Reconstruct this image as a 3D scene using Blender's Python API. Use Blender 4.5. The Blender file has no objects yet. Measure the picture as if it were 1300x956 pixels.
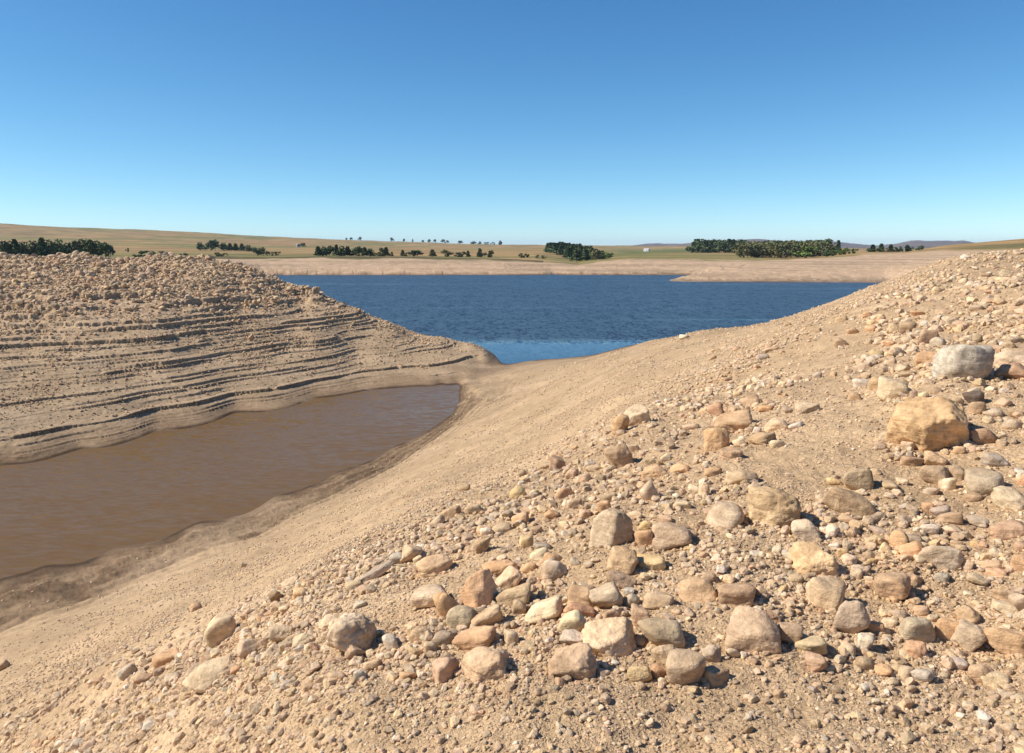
import bpy, bmesh, math, random
import numpy as np
from mathutils import Vector, Matrix, Euler

# ------------------------------------------------------------------ camera
H = 10.0                     # eye height above the lake surface
F = 1011.0                   # focal length in px of the 1300 px wide photograph (28 mm)
CX, CY, HOR = 650.0, 433.5, 315.0
PITCH = math.atan((CY - HOR) / F)
SP, CP = math.sin(PITCH), math.cos(PITCH)
scene = bpy.context.scene
COL = scene.collection
cam_d = bpy.data.cameras.new('camera')
cam = bpy.data.objects.new('camera', cam_d)
COL.objects.link(cam)
cam.location = (0, 0, H)
cam.rotation_euler = (math.pi / 2 - PITCH, 0, 0)
cam_d.sensor_width = 36.0
cam_d.lens = 28.0
cam_d.shift_y = -44.5 / 1300.0
cam_d.clip_start = 0.1
cam_d.clip_end = 40000
scene.camera = cam

# ------------------------------------------------------------------ light
SUN_EL, SUN_AZ = math.radians(41), math.radians(-94)     # azimuth from +Y, clockwise
world = bpy.data.worlds.new('World')
scene.world = world
world.use_nodes = True
wn = world.node_tree.nodes
wl = world.node_tree.links
wn.clear()
sky = wn.new('ShaderNodeTexSky')
sky.sky_type = 'NISHITA'
sky.sun_disc = False
sky.sun_elevation = SUN_EL
sky.sun_rotation = SUN_AZ
sky.altitude = 1400
sky.air_density = 0.7
sky.dust_density = 0.1
sky.ozone_density = 1.0
bg = wn.new('ShaderNodeBackground')
bg.inputs['Strength'].default_value = 0.10
wo = wn.new('ShaderNodeOutputWorld')
sep_ = wn.new('ShaderNodeSeparateColor')         # polarised high-country sky: deep blue aloft, pale at the horizon
com_ = wn.new('ShaderNodeCombineColor')
wl.new(sky.outputs['Color'], sep_.inputs[0])
for ch_, (pw_, k_) in enumerate(((1.36, 0.455), (1.05, 0.955), (0.82, 1.545))):
    p_ = wn.new('ShaderNodeMath'); p_.operation = 'POWER'; p_.inputs[1].default_value = pw_
    q_ = wn.new('ShaderNodeMath'); q_.operation = 'MULTIPLY'; q_.inputs[1].default_value = k_
    wl.new(sep_.outputs[ch_], p_.inputs[0]); wl.new(p_.outputs[0], q_.inputs[0]); wl.new(q_.outputs[0], com_.inputs[ch_])
wl.new(com_.outputs[0], bg.inputs['Color'])
wl.new(bg.outputs['Background'], wo.inputs['Surface'])

sun_d = bpy.data.lights.new('sun', 'SUN')
sun_d.energy = 4.95
sun_d.angle = math.radians(0.5)
sun_d.color = (1.0, 0.945, 0.86)
sun = bpy.data.objects.new('sun', sun_d)
COL.objects.link(sun)
sdir = Vector((math.sin(SUN_AZ) * math.cos(SUN_EL), math.cos(SUN_AZ) * math.cos(SUN_EL), math.sin(SUN_EL)))
sun.rotation_euler = sdir.to_track_quat('Z', 'Y').to_euler()
sun.location = (-60, 0, 80)

scene.view_settings.view_transform = 'Standard'
scene.view_settings.look = 'None'
scene.view_settings.exposure = 0.42
scene.view_settings.gamma = 1.0
scene.view_settings.use_curve_mapping = False
scene.render.resolution_x, scene.render.resolution_y = 1024, 753

rng = np.random.default_rng(7)
random.seed(7)

# ------------------------------------------------------------------ helpers: rays and noise
def ray(px, py):
    """(dx/dy, dz/dy) of the sight line through a pixel of the photograph"""
    a = (px - CX) / F
    b = (CY - py) / F
    fy = CP + b * SP
    return a / fy, (-SP + b * CP) / fy

def project(x, y, z):
    dz = z - H
    dep = y * CP - dz * SP
    up = y * SP + dz * CP
    dep = np.maximum(dep, 1e-3)
    return CX + F * x / dep, CY - F * up / dep

_perm = np.random.default_rng(3).permutation(256)
_perm = np.concatenate([_perm, _perm, _perm])
_g2 = np.stack([np.cos(np.arange(256) * 2.399963), np.sin(np.arange(256) * 2.399963)], 1)
_g3 = np.random.default_rng(5).normal(size=(256, 3))
_g3 /= np.linalg.norm(_g3, axis=1)[:, None]

def noise2(x, y, seed=0):
    xi = np.floor(x).astype(np.int64); yi = np.floor(y).astype(np.int64)
    xf = x - xi; yf = y - yi
    u = xf * xf * xf * (xf * (xf * 6 - 15) + 10); v = yf * yf * yf * (yf * (yf * 6 - 15) + 10)
    def g(ix, iy, fx, fy):
        h = _perm[_perm[(ix + seed * 17) & 255] + ((iy + seed * 5) & 255)]
        q = _g2[h]
        return q[..., 0] * fx + q[..., 1] * fy
    a = g(xi, yi, xf, yf); b = g(xi + 1, yi, xf - 1, yf)
    c = g(xi, yi + 1, xf, yf - 1); d = g(xi + 1, yi + 1, xf - 1, yf - 1)
    return ((a + u * (b - a)) * (1 - v) + (c + u * (d - c)) * v) * 1.5

def fbm2(x, y, octv=4, seed=0, gain=0.5):
    s = 0; a = 1.0
    for i in range(octv):
        s = s + a * noise2(x, y, seed + i)
        x = x * 2.03 + 3.1; y = y * 2.03 - 1.7; a *= gain
    return s

def noise3(p, seed=0):
    pi = np.floor(p).astype(np.int64); f = p - pi
    u = f * f * f * (f * (f * 6 - 15) + 10)
    out = 0
    for dx in (0, 1):
        for dy in (0, 1):
            for dz in (0, 1):
                h = _perm[_perm[_perm[(pi[:, 0] + dx + seed * 13) & 255] + ((pi[:, 1] + dy) & 255)] + ((pi[:, 2] + dz) & 255)]
                g = _g3[h]
                w = (u[:, 0] if dx else 1 - u[:, 0]) * (u[:, 1] if dy else 1 - u[:, 1]) * (u[:, 2] if dz else 1 - u[:, 2])
                out = out + w * (g[:, 0] * (f[:, 0] - dx) + g[:, 1] * (f[:, 1] - dy) + g[:, 2] * (f[:, 2] - dz))
    return out * 1.5

def sstep(a, b, x):
    t = np.clip((x - a) / (b - a), 0, 1)
    return t * t * (3 - 2 * t)

# ------------------------------------------------------------------ terrain: near field (radial basis surface through surveyed points)
CTL = []
def P(px, py, d=None, z=None):
    sx, sz = ray(px, py)
    if d is None:
        d = (z - H) / sz
    CTL.append((sx * d, d, H + sz * d))
def W(x, y, z):
    CTL.append((x, y, z))

# pool: far (left) bank water line, near bank water line, bed
for p in [(-330, 640), (-150, 614), (0, 591), (100, 571), (200, 547), (300, 524), (400, 506), (500, 493), (560, 488), (584, 489)]:
    P(*p, z=0.0)
for p in [(-330, 850), (-150, 790), (0, 735), (60, 717), (150, 694), (250, 663), (350, 630), (430, 598), (500, 567), (540, 549), (575, 524), (583, 506)]:
    P(*p, z=0.0)
for p in [(-330, 730), (-150, 690), (0, 650), (100, 630), (200, 604), (300, 575), (400, 547), (480, 530)]:
    P(*p, z=-0.7)
P(530, 520, z=-0.45); P(558, 509, z=-0.28); P(572, 502, z=-0.15)
# edge of the mud flat on the near bank
for p in [(-150, 850), (0, 790), (100, 756), (200, 716), (330, 672), (430, 622), (500, 587), (560, 547), (592, 517), (603, 497)]:
    P(*p, z=0.42)
# spit between pool and lake
P(604, 484, z=0.22); P(618, 474, z=0.28); P(628, 465, z=0.2); P(600, 500, z=0.35); P(640, 469, z=0.3)
P(589, 484, z=0.22); P(570, 482, z=0.18); P(592, 494, z=0.25); P(598, 470, z=0.42); P(612, 447, d=70); P(606, 457, z=0.45); P(620, 453, d=69); P(624, 460, z=0.26); P(613, 464, z=0.33); P(578, 474, z=0.32); P(550, 480, z=0.27); P(590, 449, z=0.85); P(530, 490.5, z=0.0); P(600, 438.5, d=72); P(626, 470, z=0.22)
# left mound: foot ledge, face, crest
for p in [(-150, 560), (0, 545), (100, 528), (200, 508), (300, 490)]:
    P(*p, z=1.0)
P(400, 478, z=0.85); P(500, 470, z=0.6)
P(-150, 420, d=52); P(0, 412, d=56); P(100, 402, d=58); P(200, 404, d=60); P(300, 415, d=63); P(400, 432, d=64)
P(450, 446, d=65); P(520, 450, d=66); P(565, 458, z=0.78)
P(-150, 352, d=74); P(0, 350, d=76); P(100, 349, d=77); P(200, 352, d=77); P(300, 366, d=76); P(380, 390, d=75)
P(-150, 324, d=92); P(0, 323.5, d=92); P(100, 323, d=92); P(200, 325, d=91); P(255, 328, d=90); P(300, 337, d=88); P(340, 351, d=86)
P(400, 372, d=82); P(450, 393, d=79); P(500, 413, d=76); P(560, 430, d=75); 
for px, z, d in [(-150, 6.5, 120), (0, 6.2, 120), (150, 6.0, 120), (260, 5.0, 120), (340, 3.0, 120), (400, 0.6, 115), (480, 0, 100), (540, -0.2, 90), (600, -0.3, 83)]:
    sx, _ = ray(px, 330); W(sx * d, d, z)
P(636, 455, z=-0.3); P(640, 450, z=-0.8); P(640, 458, z=-0.3); P(700, 440, z=-1.2); P(660, 458, z=-0.2); P(690, 455, z=-0.2)
# right hand slope: crest seen against the lake
P(660, 465, z=0.45); P(700, 461, z=0.8); P(735, 457, z=1.3); P(770, 450, d=58); P(830, 435, d=46); P(890, 424, d=38); P(950, 415, d=32); P(1000, 403, d=30)
P(1050, 386, d=29); P(1100, 367, d=28); P(1150, 350, d=30); P(1180, 340, d=31); P(1220, 327, d=33); P(1300, 321, d=38); P(1450, 312, d=40)
for px, z, d in [(700, -0.8, 80), (770, -0.5, 85), (830, 0.5, 78), (890, 0.5, 85), (950, 2.5, 60), (950, -.3, 92), (1000, 4, 55), (1000, 0, 95), (1100, 4.2, 60), (1100, -0.2, 100),
                 (1180, 5.8, 60), (1180, 5.0, 100), (1260, 7.2, 65), (1260, 5.9, 110), (1450, 8.5, 80), (760, 0.6, 68), (1450, 8, 120)]:
    sx, _ = ray(px, 330); W(sx * d, d, z)
# right hand slope: interior
P(640, 500, d=50); P(640, 560, d=24); P(600, 600, d=14); P(560, 600, d=17); P(700, 500, d=36); P(700, 560, d=15); P(500, 640, d=11.5)
P(420, 680, d=11); P(330, 720, d=11); P(200, 770, d=12)
P(600, 650, d=6.6); P(450, 720, d=5.8); P(300, 770, d=6.6); P(150, 830, d=8.2); P(0, 867, d=12.2); P(-150, 900, d=14)
P(800, 550, d=8.6); P(800, 500, d=16); P(800, 465, d=27); P(700, 600, d=8.2)
P(950, 570, d=6.3); P(950, 500, d=11); P(950, 450, d=19); P(880, 480, d=16)
P(1100, 600, d=5.2); P(1100, 500, d=8); P(1100, 430, d=14.5)
P(1200, 485, d=7); P(1200, 420, d=12); P(1200, 370, d=20); P(1300, 480, d=7); P(1300, 400, d=12.5); P(1300, 350, d=24)
P(1175, 590, d=5.3); P(1300, 600, d=4.9); P(1000, 700, d=4.1); P(1200, 740, d=3.75); P(800, 700, d=4.3); P(640, 740, d=4.3)
P(250, 867, d=4.7); P(430, 867, d=3.4); P(650, 867, d=3.0); P(850, 867, d=2.95); P(1050, 867, d=2.9); P(1300, 867, d=2.85); P(0, 956, d=8)
W(0, 0, 8.4); W(2, 0, 8.75); W(5, 0, 9.3); W(-3, 0, 7.5); W(-8, 0, 6.0); W(0, -10, 8.8); W(12, -10, 10.4); W(-15, -8, 4.2); W(22, 0, 11.5)
W(-30, -2, 1.0); W(-35, -40, 1.5); W(35, -40, 12.5); W(0, -60, 8); W(40, 20, 11); W(70, 50, 9.5); W(-70, 20, 1.5); W(-75, 50, 7.5); W(-100, 0, 4.0); W(100, 0, 11); W(0, -100, 8)
CTL = np.array(CTL)

def warp(x, y):
    r = np.hypot(x, y)
    th = np.arctan2(x, y)
    l = np.log(r + 1.5)
    # plan coordinates compressed with distance so that near detail keeps its scale
    return l * np.sin(th) * 1.0, l * np.cos(th) * 1.0

_cu, _cv = warp(CTL[:, 0], CTL[:, 1])
_EPS = 0.0009
def _ker(du, dv):
    return np.sqrt(du * du + dv * dv + _EPS)
_n = len(CTL)
_A = np.zeros((_n + 3, _n + 3))
_A[:_n, :_n] = _ker(_cu[:, None] - _cu[None], _cv[:, None] - _cv[None]) - np.eye(_n) * 0.002
_A[:_n, _n] = 1; _A[:_n, _n + 1] = _cu; _A[:_n, _n + 2] = _cv
_A[_n:, :_n] = _A[:_n, _n:].T
_w = np.linalg.solve(_A, np.concatenate([CTL[:, 2], [0, 0, 0]]))

def near_z(x, y):
    u, v = warp(x, y)
    out = np.full(u.shape, _w[_n]) + _w[_n + 1] * u + _w[_n + 2] * v
    u = u.astype(np.float32); v = v.astype(np.float32)
    acc = np.zeros(u.shape, np.float32)
    for i in range(_n):
        du = u - np.float32(_cu[i]); dv = v - np.float32(_cv[i])
        acc += np.float32(_w[i]) * np.sqrt(du * du + dv * dv + np.float32(_EPS))
    return out + acc

# ------------------------------------------------------------------ terrain: far field (rows lofted across the view)
def zpy(d, py):
    return H + d * ray(CX, py)[1]
def row(ent):
    """ent: list of (px, d, ('z'|'p'), value) -> px, ln distance, z"""
    px = np.array([e[0] for e in ent], float)
    d = np.array([e[1] for e in ent], float)
    z = np.array([e[3] if e[2] == 'z' else zpy(e[1], e[3]) for e in ent], float)
    return px, d, z
def prow(d, pts, dd=None):
    return row([(p[0], p[2] if len(p) > 2 else d, 'p', p[1]) for p in pts])
ROWS = [
    row([(-900, 150, 'z', 6.0), (200, 150, 'z', 6.0), (300, 150, 'z', 3.6), (340, 150, 'z', 1.2), (390, 150, 'z', -2.5), (1110, 150, 'z', -2.5), (1150, 150, 'z', 1.5), (1190, 150, 'z', 5.2), (1250, 150, 'z', 6.4), (1400, 150, 'z', 8)]),
    row([(-900, 230, 'z', 6.2), (200, 230, 'z', 6.0), (290, 240, 'z', 4.0), (330, 240, 'z', 0.5), (345, 236, 'z', -1.6), (820, 236, 'z', -2.3), (842, 240, 'z', -0.9), (850, 243, 'z', -0.04), (870, 239, 'z', 0), (905, 238, 'z', 0), (1125, 233, 'z', 0), (1145, 233, 'z', 1.6), (1190, 235, 'z', 5.6), (1250, 235, 'z', 7.3), (1400, 235, 'z', 9)]),
    row([(-900, 255, 'z', 6.3), (200, 255, 'z', 6.1), (290, 255, 'z', 4.5), (330, 255, 'z', 0.5), (345, 255, 'z', -1.6), (820, 255, 'z', -2.2), (842, 252, 'z', -0.8), (852, 250, 'z', 0.1), (870, 256, 'z', 0.9), (885, 258, 'z', 1.5), (905, 258, 'z', 2.0), (950, 258, 'z', 2.4), (1100, 258, 'z', 2.4), (1125, 258, 'z', 2.6), (1160, 258, 'z', 4.6), (1200, 258, 'z', 6.2), (1250, 258, 'z', 7.6), (1400, 258, 'z', 9.3)]),
    row([(-900, 285, 'z', 6.3), (200, 285, 'z', 6.2), (290, 285, 'z', 4.9), (330, 285, 'z', 0.4), (345, 285, 'z', -1.1), (842, 282, 'z', -1.1), (855, 275, 'z', -0.5), (870, 283, 'z', -0.3), (885, 285, 'z', 0.5), (905, 285, 'z', 2.1), (950, 285, 'z', 3.3), (1000, 285, 'z', 3.7), (1100, 285, 'z', 4.1), (1150, 285, 'z', 5.0), (1200, 285, 'z', 6.5), (1250, 285, 'z', 7.9), (1400, 285, 'z', 9.4)]),
    row([(-900, 300, 'z', 6.35), (200, 300, 'z', 6.25), (290, 300, 'z', 5.0), (330, 300, 'z', 0.8), (345, 300, 'z', 0), (690, 300, 'z', 0), (704, 306, 'z', 0), (720, 300, 'z', 0), (870, 300, 'z', 0), (890, 300, 'z', 0.9), (905, 300, 'z', 2.2), (950, 300, 'z', 3.5), (1000, 300, 'z', 4.0), (1100, 300, 'z', 4.4), (1150, 300, 'z', 5.2), (1200, 300, 'z', 6.7), (1250, 300, 'z', 8.1), (1400, 300, 'z', 9.5)]),
    row([(-900, 306, 'z', 6.4), (200, 306, 'z', 6.3), (290, 306, 'z', 5.2), (330, 306, 'z', 1.6), (345, 303, 'z', 1.5), (540, 303.5, 'z', 1.5), (580, 306, 'z', 1.2), (690, 306, 'z', 0.9), (704, 312, 'z', 0.7), (720, 306, 'z', 1.1), (870, 306, 'z', 1.1), (890, 306, 'z', 1.6), (905, 306, 'z', 2.35), (950, 306, 'z', 3.6), (1000, 306, 'z', 4.1), (1100, 306, 'z', 4.5), (1150, 306, 'z', 5.3), (1200, 306, 'z', 6.8), (1250, 306, 'z', 8.2), (1400, 306, 'z', 9.6)]),
    row([(-900, 327, 'z', 6.4), (200, 327, 'z', 6.3), (300, 327, 'p', 331), (340, 327, 'p', 336), (640, 327, 'p', 338), (700, 335, 'p', 342), (735, 327, 'p', 341.5), (845, 327, 'p', 341), (900, 327, 'p', 339), (950, 327, 'p', 335), (1000, 327, 'p', 333.5), (1100, 327, 'p', 331), (1150, 327, 'p', 328), (1200, 327, 'p', 323), (1250, 327, 'p', 320), (1400, 327, 'z', 9.8)]),
    prow(360, [(-900, 324), (0, 325), (200, 326), (300, 329), (340, 329), (400, 327.6), (520, 328.4), (640, 331), (700, 333.5), (735, 336), (760, 332.5), (800, 329.5), (845, 329), (900, 330), (1000, 330), (1050, 327), (1100, 322.6), (1150, 321), (1200, 318.6), (1250, 317.6), (1300, 317.4), (1400, 316)]),
    prow(375, [(-900, 321), (0, 323), (200, 324), (300, 326), (340, 326.6), (400, 325.6), (520, 326.2), (640, 329), (700, 332), (735, 335), (760, 331), (800, 328), (845, 327.4), (900, 328), (1000, 329), (1050, 326), (1100, 321), (1150, 320), (1200, 317), (1250, 315.6), (1300, 315), (1400, 312)]),
    prow(410, [(-900, 319), (0, 322), (200, 323), (300, 324.5), (340, 325.5), (400, 325), (520, 325.2), (640, 326.5), (680, 326), (700, 329), (735, 333), (760, 330), (800, 327), (845, 326.4), (900, 327), (1000, 327.8), (1050, 325), (1100, 320.4), (1150, 319.8), (1200, 315), (1250, 312), (1300, 309.5), (1400, 304)]),
    prow(700, [(-900, 306), (0, 312.5), (200, 315.5), (300, 317.5), (340, 318.5), (400, 318), (520, 319), (640, 319.5), (690, 320), (760, 325), (800, 323), (900, 322), (1000, 320), (1100, 319), (1150, 319.4, 560), (1180, 315, 540), (1200, 311.5, 520), (1250, 307, 520), (1300, 303, 520), (1400, 296, 520)]),
    prow(1300, [(-900, 290), (0, 299), (200, 304), (340, 309.5), (400, 311), (520, 314), (640, 315), (760, 317.5), (820, 318), (900, 316), (1000, 315), (1100, 318), (1150, 319), (1200, 316), (1300, 312), (1400, 308)]),
    prow(2200, [(-900, 272), (-300, 280), (0, 286), (100, 290), (200, 294.5), (300, 299), (340, 301.5), (400, 303.6), (500, 307.6), (560, 309.6), (640, 311), (700, 312), (800, 312.4), (850, 312.2), (900, 313.5), (1000, 315), (1100, 316.5), (1300, 316), (1400, 316)]),
    row([(-900, 3300, 'z', 40), (400, 3300, 'z', 5), (800, 3300, 'z', 0), (1400, 3300, 'z', -5)]),
    prow(6500, [(-900, 314), (760, 314), (800, 312.6), (820, 310.5), (832, 309.8), (850, 311.3), (870, 310.4), (900, 307), (925, 305.6), (960, 305), (1000, 307), (1040, 307), (1060, 308), (1080, 311), (1110, 312.5), (1140, 310), (1156, 307), (1168, 306.4), (1180, 307.2), (1200, 306.6), (1212, 306.6), (1221, 305.8), (1236, 308.6), (1260, 308.8), (1300, 310), (1400, 311)]),
    row([(-900, 13000, 'z', -30), (1400, 13000, 'z', -30)]),
]

def far_z(x, y):
    r = np.hypot(x, y)
    th = np.clip(np.arctan2(x, y), -1.2, 1.2)
    px = CX + F / CP * np.tan(th)
    ct = np.cos(th)
    K = len(ROWS)
    L = np.empty((K, x.size)); Z = np.empty((K, x.size))
    for k, (a, d, z) in enumerate(ROWS):
        L[k] = np.log(np.interp(px, a, d) / ct)
        Z[k] = np.interp(px, a, z)
    dl = np.diff(L, axis=0); s = np.diff(Z, axis=0) / dl
    m = np.zeros_like(Z)
    prod = s[:-1] * s[1:]
    m[1:-1] = np.where(prod > 0, 2 * prod / (s[:-1] + s[1:] + 1e-12 * np.sign(s[:-1] + s[1:])), 0)
    lr = np.log(np.maximum(r, 1e-3))
    out = np.where(lr <= L[0], Z[0], Z[-1])
    for k in range(K - 1):
        ins = (lr > L[k]) & (lr <= L[k + 1])
        if not ins.any():
            continue
        t = (lr[ins] - L[k][ins]) / dl[k][ins]
        h = dl[k][ins]
        t2, t3 = t * t, t * t * t
        out[ins] = (2 * t3 - 3 * t2 + 1) * Z[k][ins] + (t3 - 2 * t2 + t) * h * m[k][ins] + (-2 * t3 + 3 * t2) * Z[k + 1][ins] + (t3 - t2) * h * m[k + 1][ins]
    return out

# old water levels cut as little cliffs in the left mound
LEDGE_Z = np.array([-3, 0.07, 0.13, 0.19, 0.26, 0.34, 0.44, 0.66, 0.84, 0.98, 1.22, 1.34, 1.62, 1.76, 2.05, 2.26, 2.42, 2.70, 2.84, 3.02, 3.18, 3.40, 3.62, 3.9, 4.2, 4.5, 4.85, 5.3, 5.9, 6.4, 7.0, 7.7, 8.5, 60])
LEDGE_K = np.array([0, .5, .55, .5, .6, .45, .3, .98, .2, .3, .65, .35, .65, .3, .35, .95, .6, .75, .4, .65, .5, .7, .98, .5, .85, .5, .75, .6, .7, .5, .5, .4, .3, 0])

def left_mask(x, y):
    """1 on the bank beyond the pool, 0 on the near side"""
    # middle line of the pool
    s = (x * 0.73 - y * 0.684)               # grows towards the camera side
    return 1 - sstep(-43.5, -41.5, s + 0.0 * x)

def smooth_z(x, y):
    x = np.asarray(x, float); y = np.asarray(y, float)
    r = np.hypot(x, y)
    w = sstep(math.log(105), math.log(165), np.log(r + 1e-3))
    out = np.zeros_like(x)
    a = w < 1
    if a.any():
        out[a] += (1 - w[a]) * near_z(x[a], y[a])
    b = w > 0
    if b.any():
        out[b] += w[b] * far_z(x[b], y[b])
    return out

LIP = {}
def ground_z(x, y):
    x = np.asarray(x, float); y = np.asarray(y, float)
    out = np.empty_like(x)
    lips = []
    for i in range(0, x.size, 400000):
        out.flat[i:i + 400000] = _ground(x.flat[i:i + 400000], y.flat[i:i + 400000])
        lips.append(LIP['v'])
    LIP['all'] = np.concatenate(lips)
    return out

def _ground(x, y):
    z = smooth_z(x, y)
    LIP['v'] = np.zeros(x.shape)
    r = np.hypot(x, y)
    lm = left_mask(x, y) * (r < 140)
    nearw = 1 - sstep(80, 160, r)
    # general unevenness
    und = fbm2(x * 0.09, y * 0.09, 3, 11) * 0.28 + fbm2(x * 0.5, y * 0.5, 3, 21) * 0.06
    dry = sstep(0.35, 2.0, z)
    und = und * (1 - 0.72 * lm * sstep(3, 6, z)) * (1 - lm * (1 - sstep(0.8, 3.0, z)))
    z = z + und * nearw * dry * (1 - 0.5 * sstep(7.5, 8.4, z) * sstep(14, 6, r))
    # clods and pebble-sized relief near the camera
    fade = 1 - sstep(25, 60, r)
    z = z + fade * dry * (fbm2(x * 2.2, y * 2.2, 3, 31) * 0.025 + fbm2(x * 9, y * 9, 2, 41) * 0.007)
    # ledges
    if (lm > 0).any():
        m = lm > 0
        xx, yy, zz = x[m], y[m], z[m]
        uu = xx * 0.68 + yy * 0.73; vv = xx * 0.73 - yy * 0.68      # along and across the bank
        hi_ = sstep(3.0, 4.4, zz)
        jit = fbm2(uu * 0.10, vv * 0.10, 3, 51) * 0.07 + fbm2(uu * 0.5, vv * 0.3, 3, 61) * (0.012 + 0.03 * hi_) + noise2(uu * 3, vv * 3, 71) * (0.005 + 0.03 * hi_) + noise2(uu * 8, vv * 8, 72) * 0.004
        rill = np.clip(fbm2(uu * 0.45 + 30 + noise2(uu * .5, vv * .8, 3) * .5, vv * 0.22, 4, 62) - 0.52, 0, 1)           # slumps and rills break the steps
        zj = zz + jit * sstep(0.3, 1.1, zz)
        idx = np.clip(np.searchsorted(LEDGE_Z, zj) - 1, 0, len(LEDGE_Z) - 2)
        lo, hi = LEDGE_Z[idx], LEDGE_Z[idx + 1]
        t = (zj - lo) / (hi - lo)
        k = LEDGE_K[idx] * (0.3 + 1.1 * np.clip(fbm2(uu * 0.10, vv * 0.05 + idx * 7.7, 3, 81) * 1.6 + 0.5, 0, 1))
        k = k * (1 - np.clip(rill * 4, 0, 0.8)) * (1 - 0.85 * sstep(-5.5, -2, xx))
        k = np.clip(k, 0, 0.92) * (1 - 0.55 * sstep(5.5, 7.5, zz))
        wd = 0.075
        s = np.where(t > wd, k + (1 - k) * (t - wd) / (1 - wd), k * t / wd)
        ok = (idx > 0) & (idx < len(LEDGE_Z) - 2)
        # undercut: the lip leans out over the foot of the step below
        lip = np.where(t > wd, np.exp(-(t - wd) / 0.05), t / wd) * k - 0.9 * np.exp(-(1 - t) / 0.05) * LEDGE_K[np.minimum(idx + 1, len(LEDGE_K) - 1)] * 0.6
        full = np.zeros(x.shape); full[m] = lip * ok * sstep(0.08, 0.5, zz) * 0.16
        LIP['v'] = full
        zs = np.where(ok, lo + (hi - lo) * s, zj)
        rub = sstep(3.6, 5.5, zz)
        zs = zs + rub * (fbm2(xx * 1.3, yy * 1.3, 3, 91) * 0.12) + fbm2(xx * 3.5, yy * 3.5, 3, 92) * 0.016 * sstep(0.05, 0.3, zz)
        z[m] = z[m] * (1 - lm[m]) + (zs) * lm[m]
    # small strand lines in the near bank's mud
    nb = (1 - lm) * (r < 90) * (1 - 0.75 * sstep(45, 58, y)) * sstep(0.02, 0.12, z) * (1 - sstep(0.6, 1.6, z))
    z = z + nb * 0.022 * np.tanh(2.5 * np.sin(z * 40 + fbm2(x * .25, y * .25, 3, 33) * 2.2)) + nb * 0.03 * fbm2(x * 1.5, y * 1.5, 3, 34)
    mr_ = (r < 75) * (1 - lm) * sstep(0.02, 0.12, z) * (1 - sstep(0.5, 1.0, z))
    z = z + mr_ * (fbm2(x * 2.5, y * 2.5, 4, 36) * 0.026 + np.clip(noise2(x * 7, y * 7, 37) - 0.25, 0, 1) * 0.05)
    # far shore: faint terraces and cut scarp
    fs = sstep(160, 220, r) * (1 - sstep(335, 360, r)) * sstep(0.1, 0.6, z)
    zn = z + fbm2(x * 0.03, y * 0.03, 3, 13) * 0.5
    z = z + fs * (0.34 * (np.clip(np.mod(zn * 1.5, 1.0) * 1.15, 0, 1) - 0.5) + fbm2(x * 0.15, y * 0.15, 3, 17) * 0.16)
    # hill relief
    hr = sstep(380, 700, r)
    z = z + hr * (fbm2(x * 0.004, y * 0.004, 4, 23) * np.minimum(r * 0.0016, 4.0)) + sstep(3500, 6500, r) * fbm2(x * 0.0022, y * 0.0022, 4, 43) * 9
    return z

# ------------------------------------------------------------------ mesh / material helpers
def mesh_from(name, verts, faces, nper, smooth=True):
    me = bpy.data.meshes.new(name)
    nv, nf = len(verts), len(faces)
    me.vertices.add(nv)
    me.vertices.foreach_set('co', np.asarray(verts, np.float32).ravel())
    me.loops.add(nf * nper)
    me.polygons.add(nf)
    me.loops.foreach_set('vertex_index', np.asarray(faces, np.int32).ravel())
    me.polygons.foreach_set('loop_start', np.arange(0, nf * nper, nper, dtype=np.int32))
    try:
        me.polygons.foreach_set('loop_total', np.full(nf, nper, np.int32))
    except Exception:
        pass
    me.polygons.foreach_set('use_smooth', np.full(nf, smooth, bool))
    me.update()
    me.validate()
    return me

def add_color(me, name, rgb):
    ca = me.color_attributes.new(name, 'FLOAT_COLOR', 'POINT')
    buf = np.ones((len(rgb), 4), np.float32)
    buf[:, :3] = rgb
    ca.data.foreach_set('color', buf.ravel())

def link(name, me, mat=None, parent=None):
    o = bpy.data.objects.new(name, me)
    if mat is not None and me is not None and len(me.materials) == 0:
        me.materials.append(mat)
    COL.objects.link(o)
    if parent is not None:
        o.parent = parent
    return o

def tag(o, label=None, cat=None, group=None, kind=None):
    if label: o['label'] = label
    if cat: o['category'] = cat
    if group: o['group'] = group
    if kind: o['kind'] = kind
    return o

def new_mat(name):
    m = bpy.data.materials.new(name)
    m.use_nodes = True
    nt = m.node_tree
    b = nt.nodes['Principled BSDF']
    return m, nt, b

def N(nt, typ, **kw):
    n = nt.nodes.new(typ)
    for k, v in kw.items():
        if k in n.inputs:
            n.inputs[k].default_value = v
        else:
            setattr(n, k, v)
    return n

def noise_node(nt, coord, scale, detail=4, rough=0.55, dist=0.0):
    n = nt.nodes.new('ShaderNodeTexNoise')
    n.inputs['Scale'].default_value = scale
    n.inputs['Detail'].default_value = detail
    n.inputs['Roughness'].default_value = rough
    n.inputs['Distortion'].default_value = dist
    nt.links.new(coord, n.inputs['Vector'])
    return n

def ramp(nt, src, p0, p1, c0=(0, 0, 0, 1), c1=(1, 1, 1, 1)):
    r = nt.nodes.new('ShaderNodeValToRGB')
    r.color_ramp.elements[0].position = p0
    r.color_ramp.elements[1].position = p1
    r.color_ramp.elements[0].color = c0
    r.color_ramp.elements[1].color = c1
    nt.links.new(src, r.inputs[0])
    return r

def mix(nt, mode, fac, a, b):
    n = nt.nodes.new('ShaderNodeMix')
    n.data_type = 'RGBA'
    n.blend_type = mode
    for sock, val in ((n.inputs[0], fac), (n.inputs[6], a), (n.inputs[7], b)):
        if hasattr(val, 'is_output'):
            nt.links.new(val, sock)
        else:
            sock.default_value = val
    return n.outputs[2]

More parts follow.
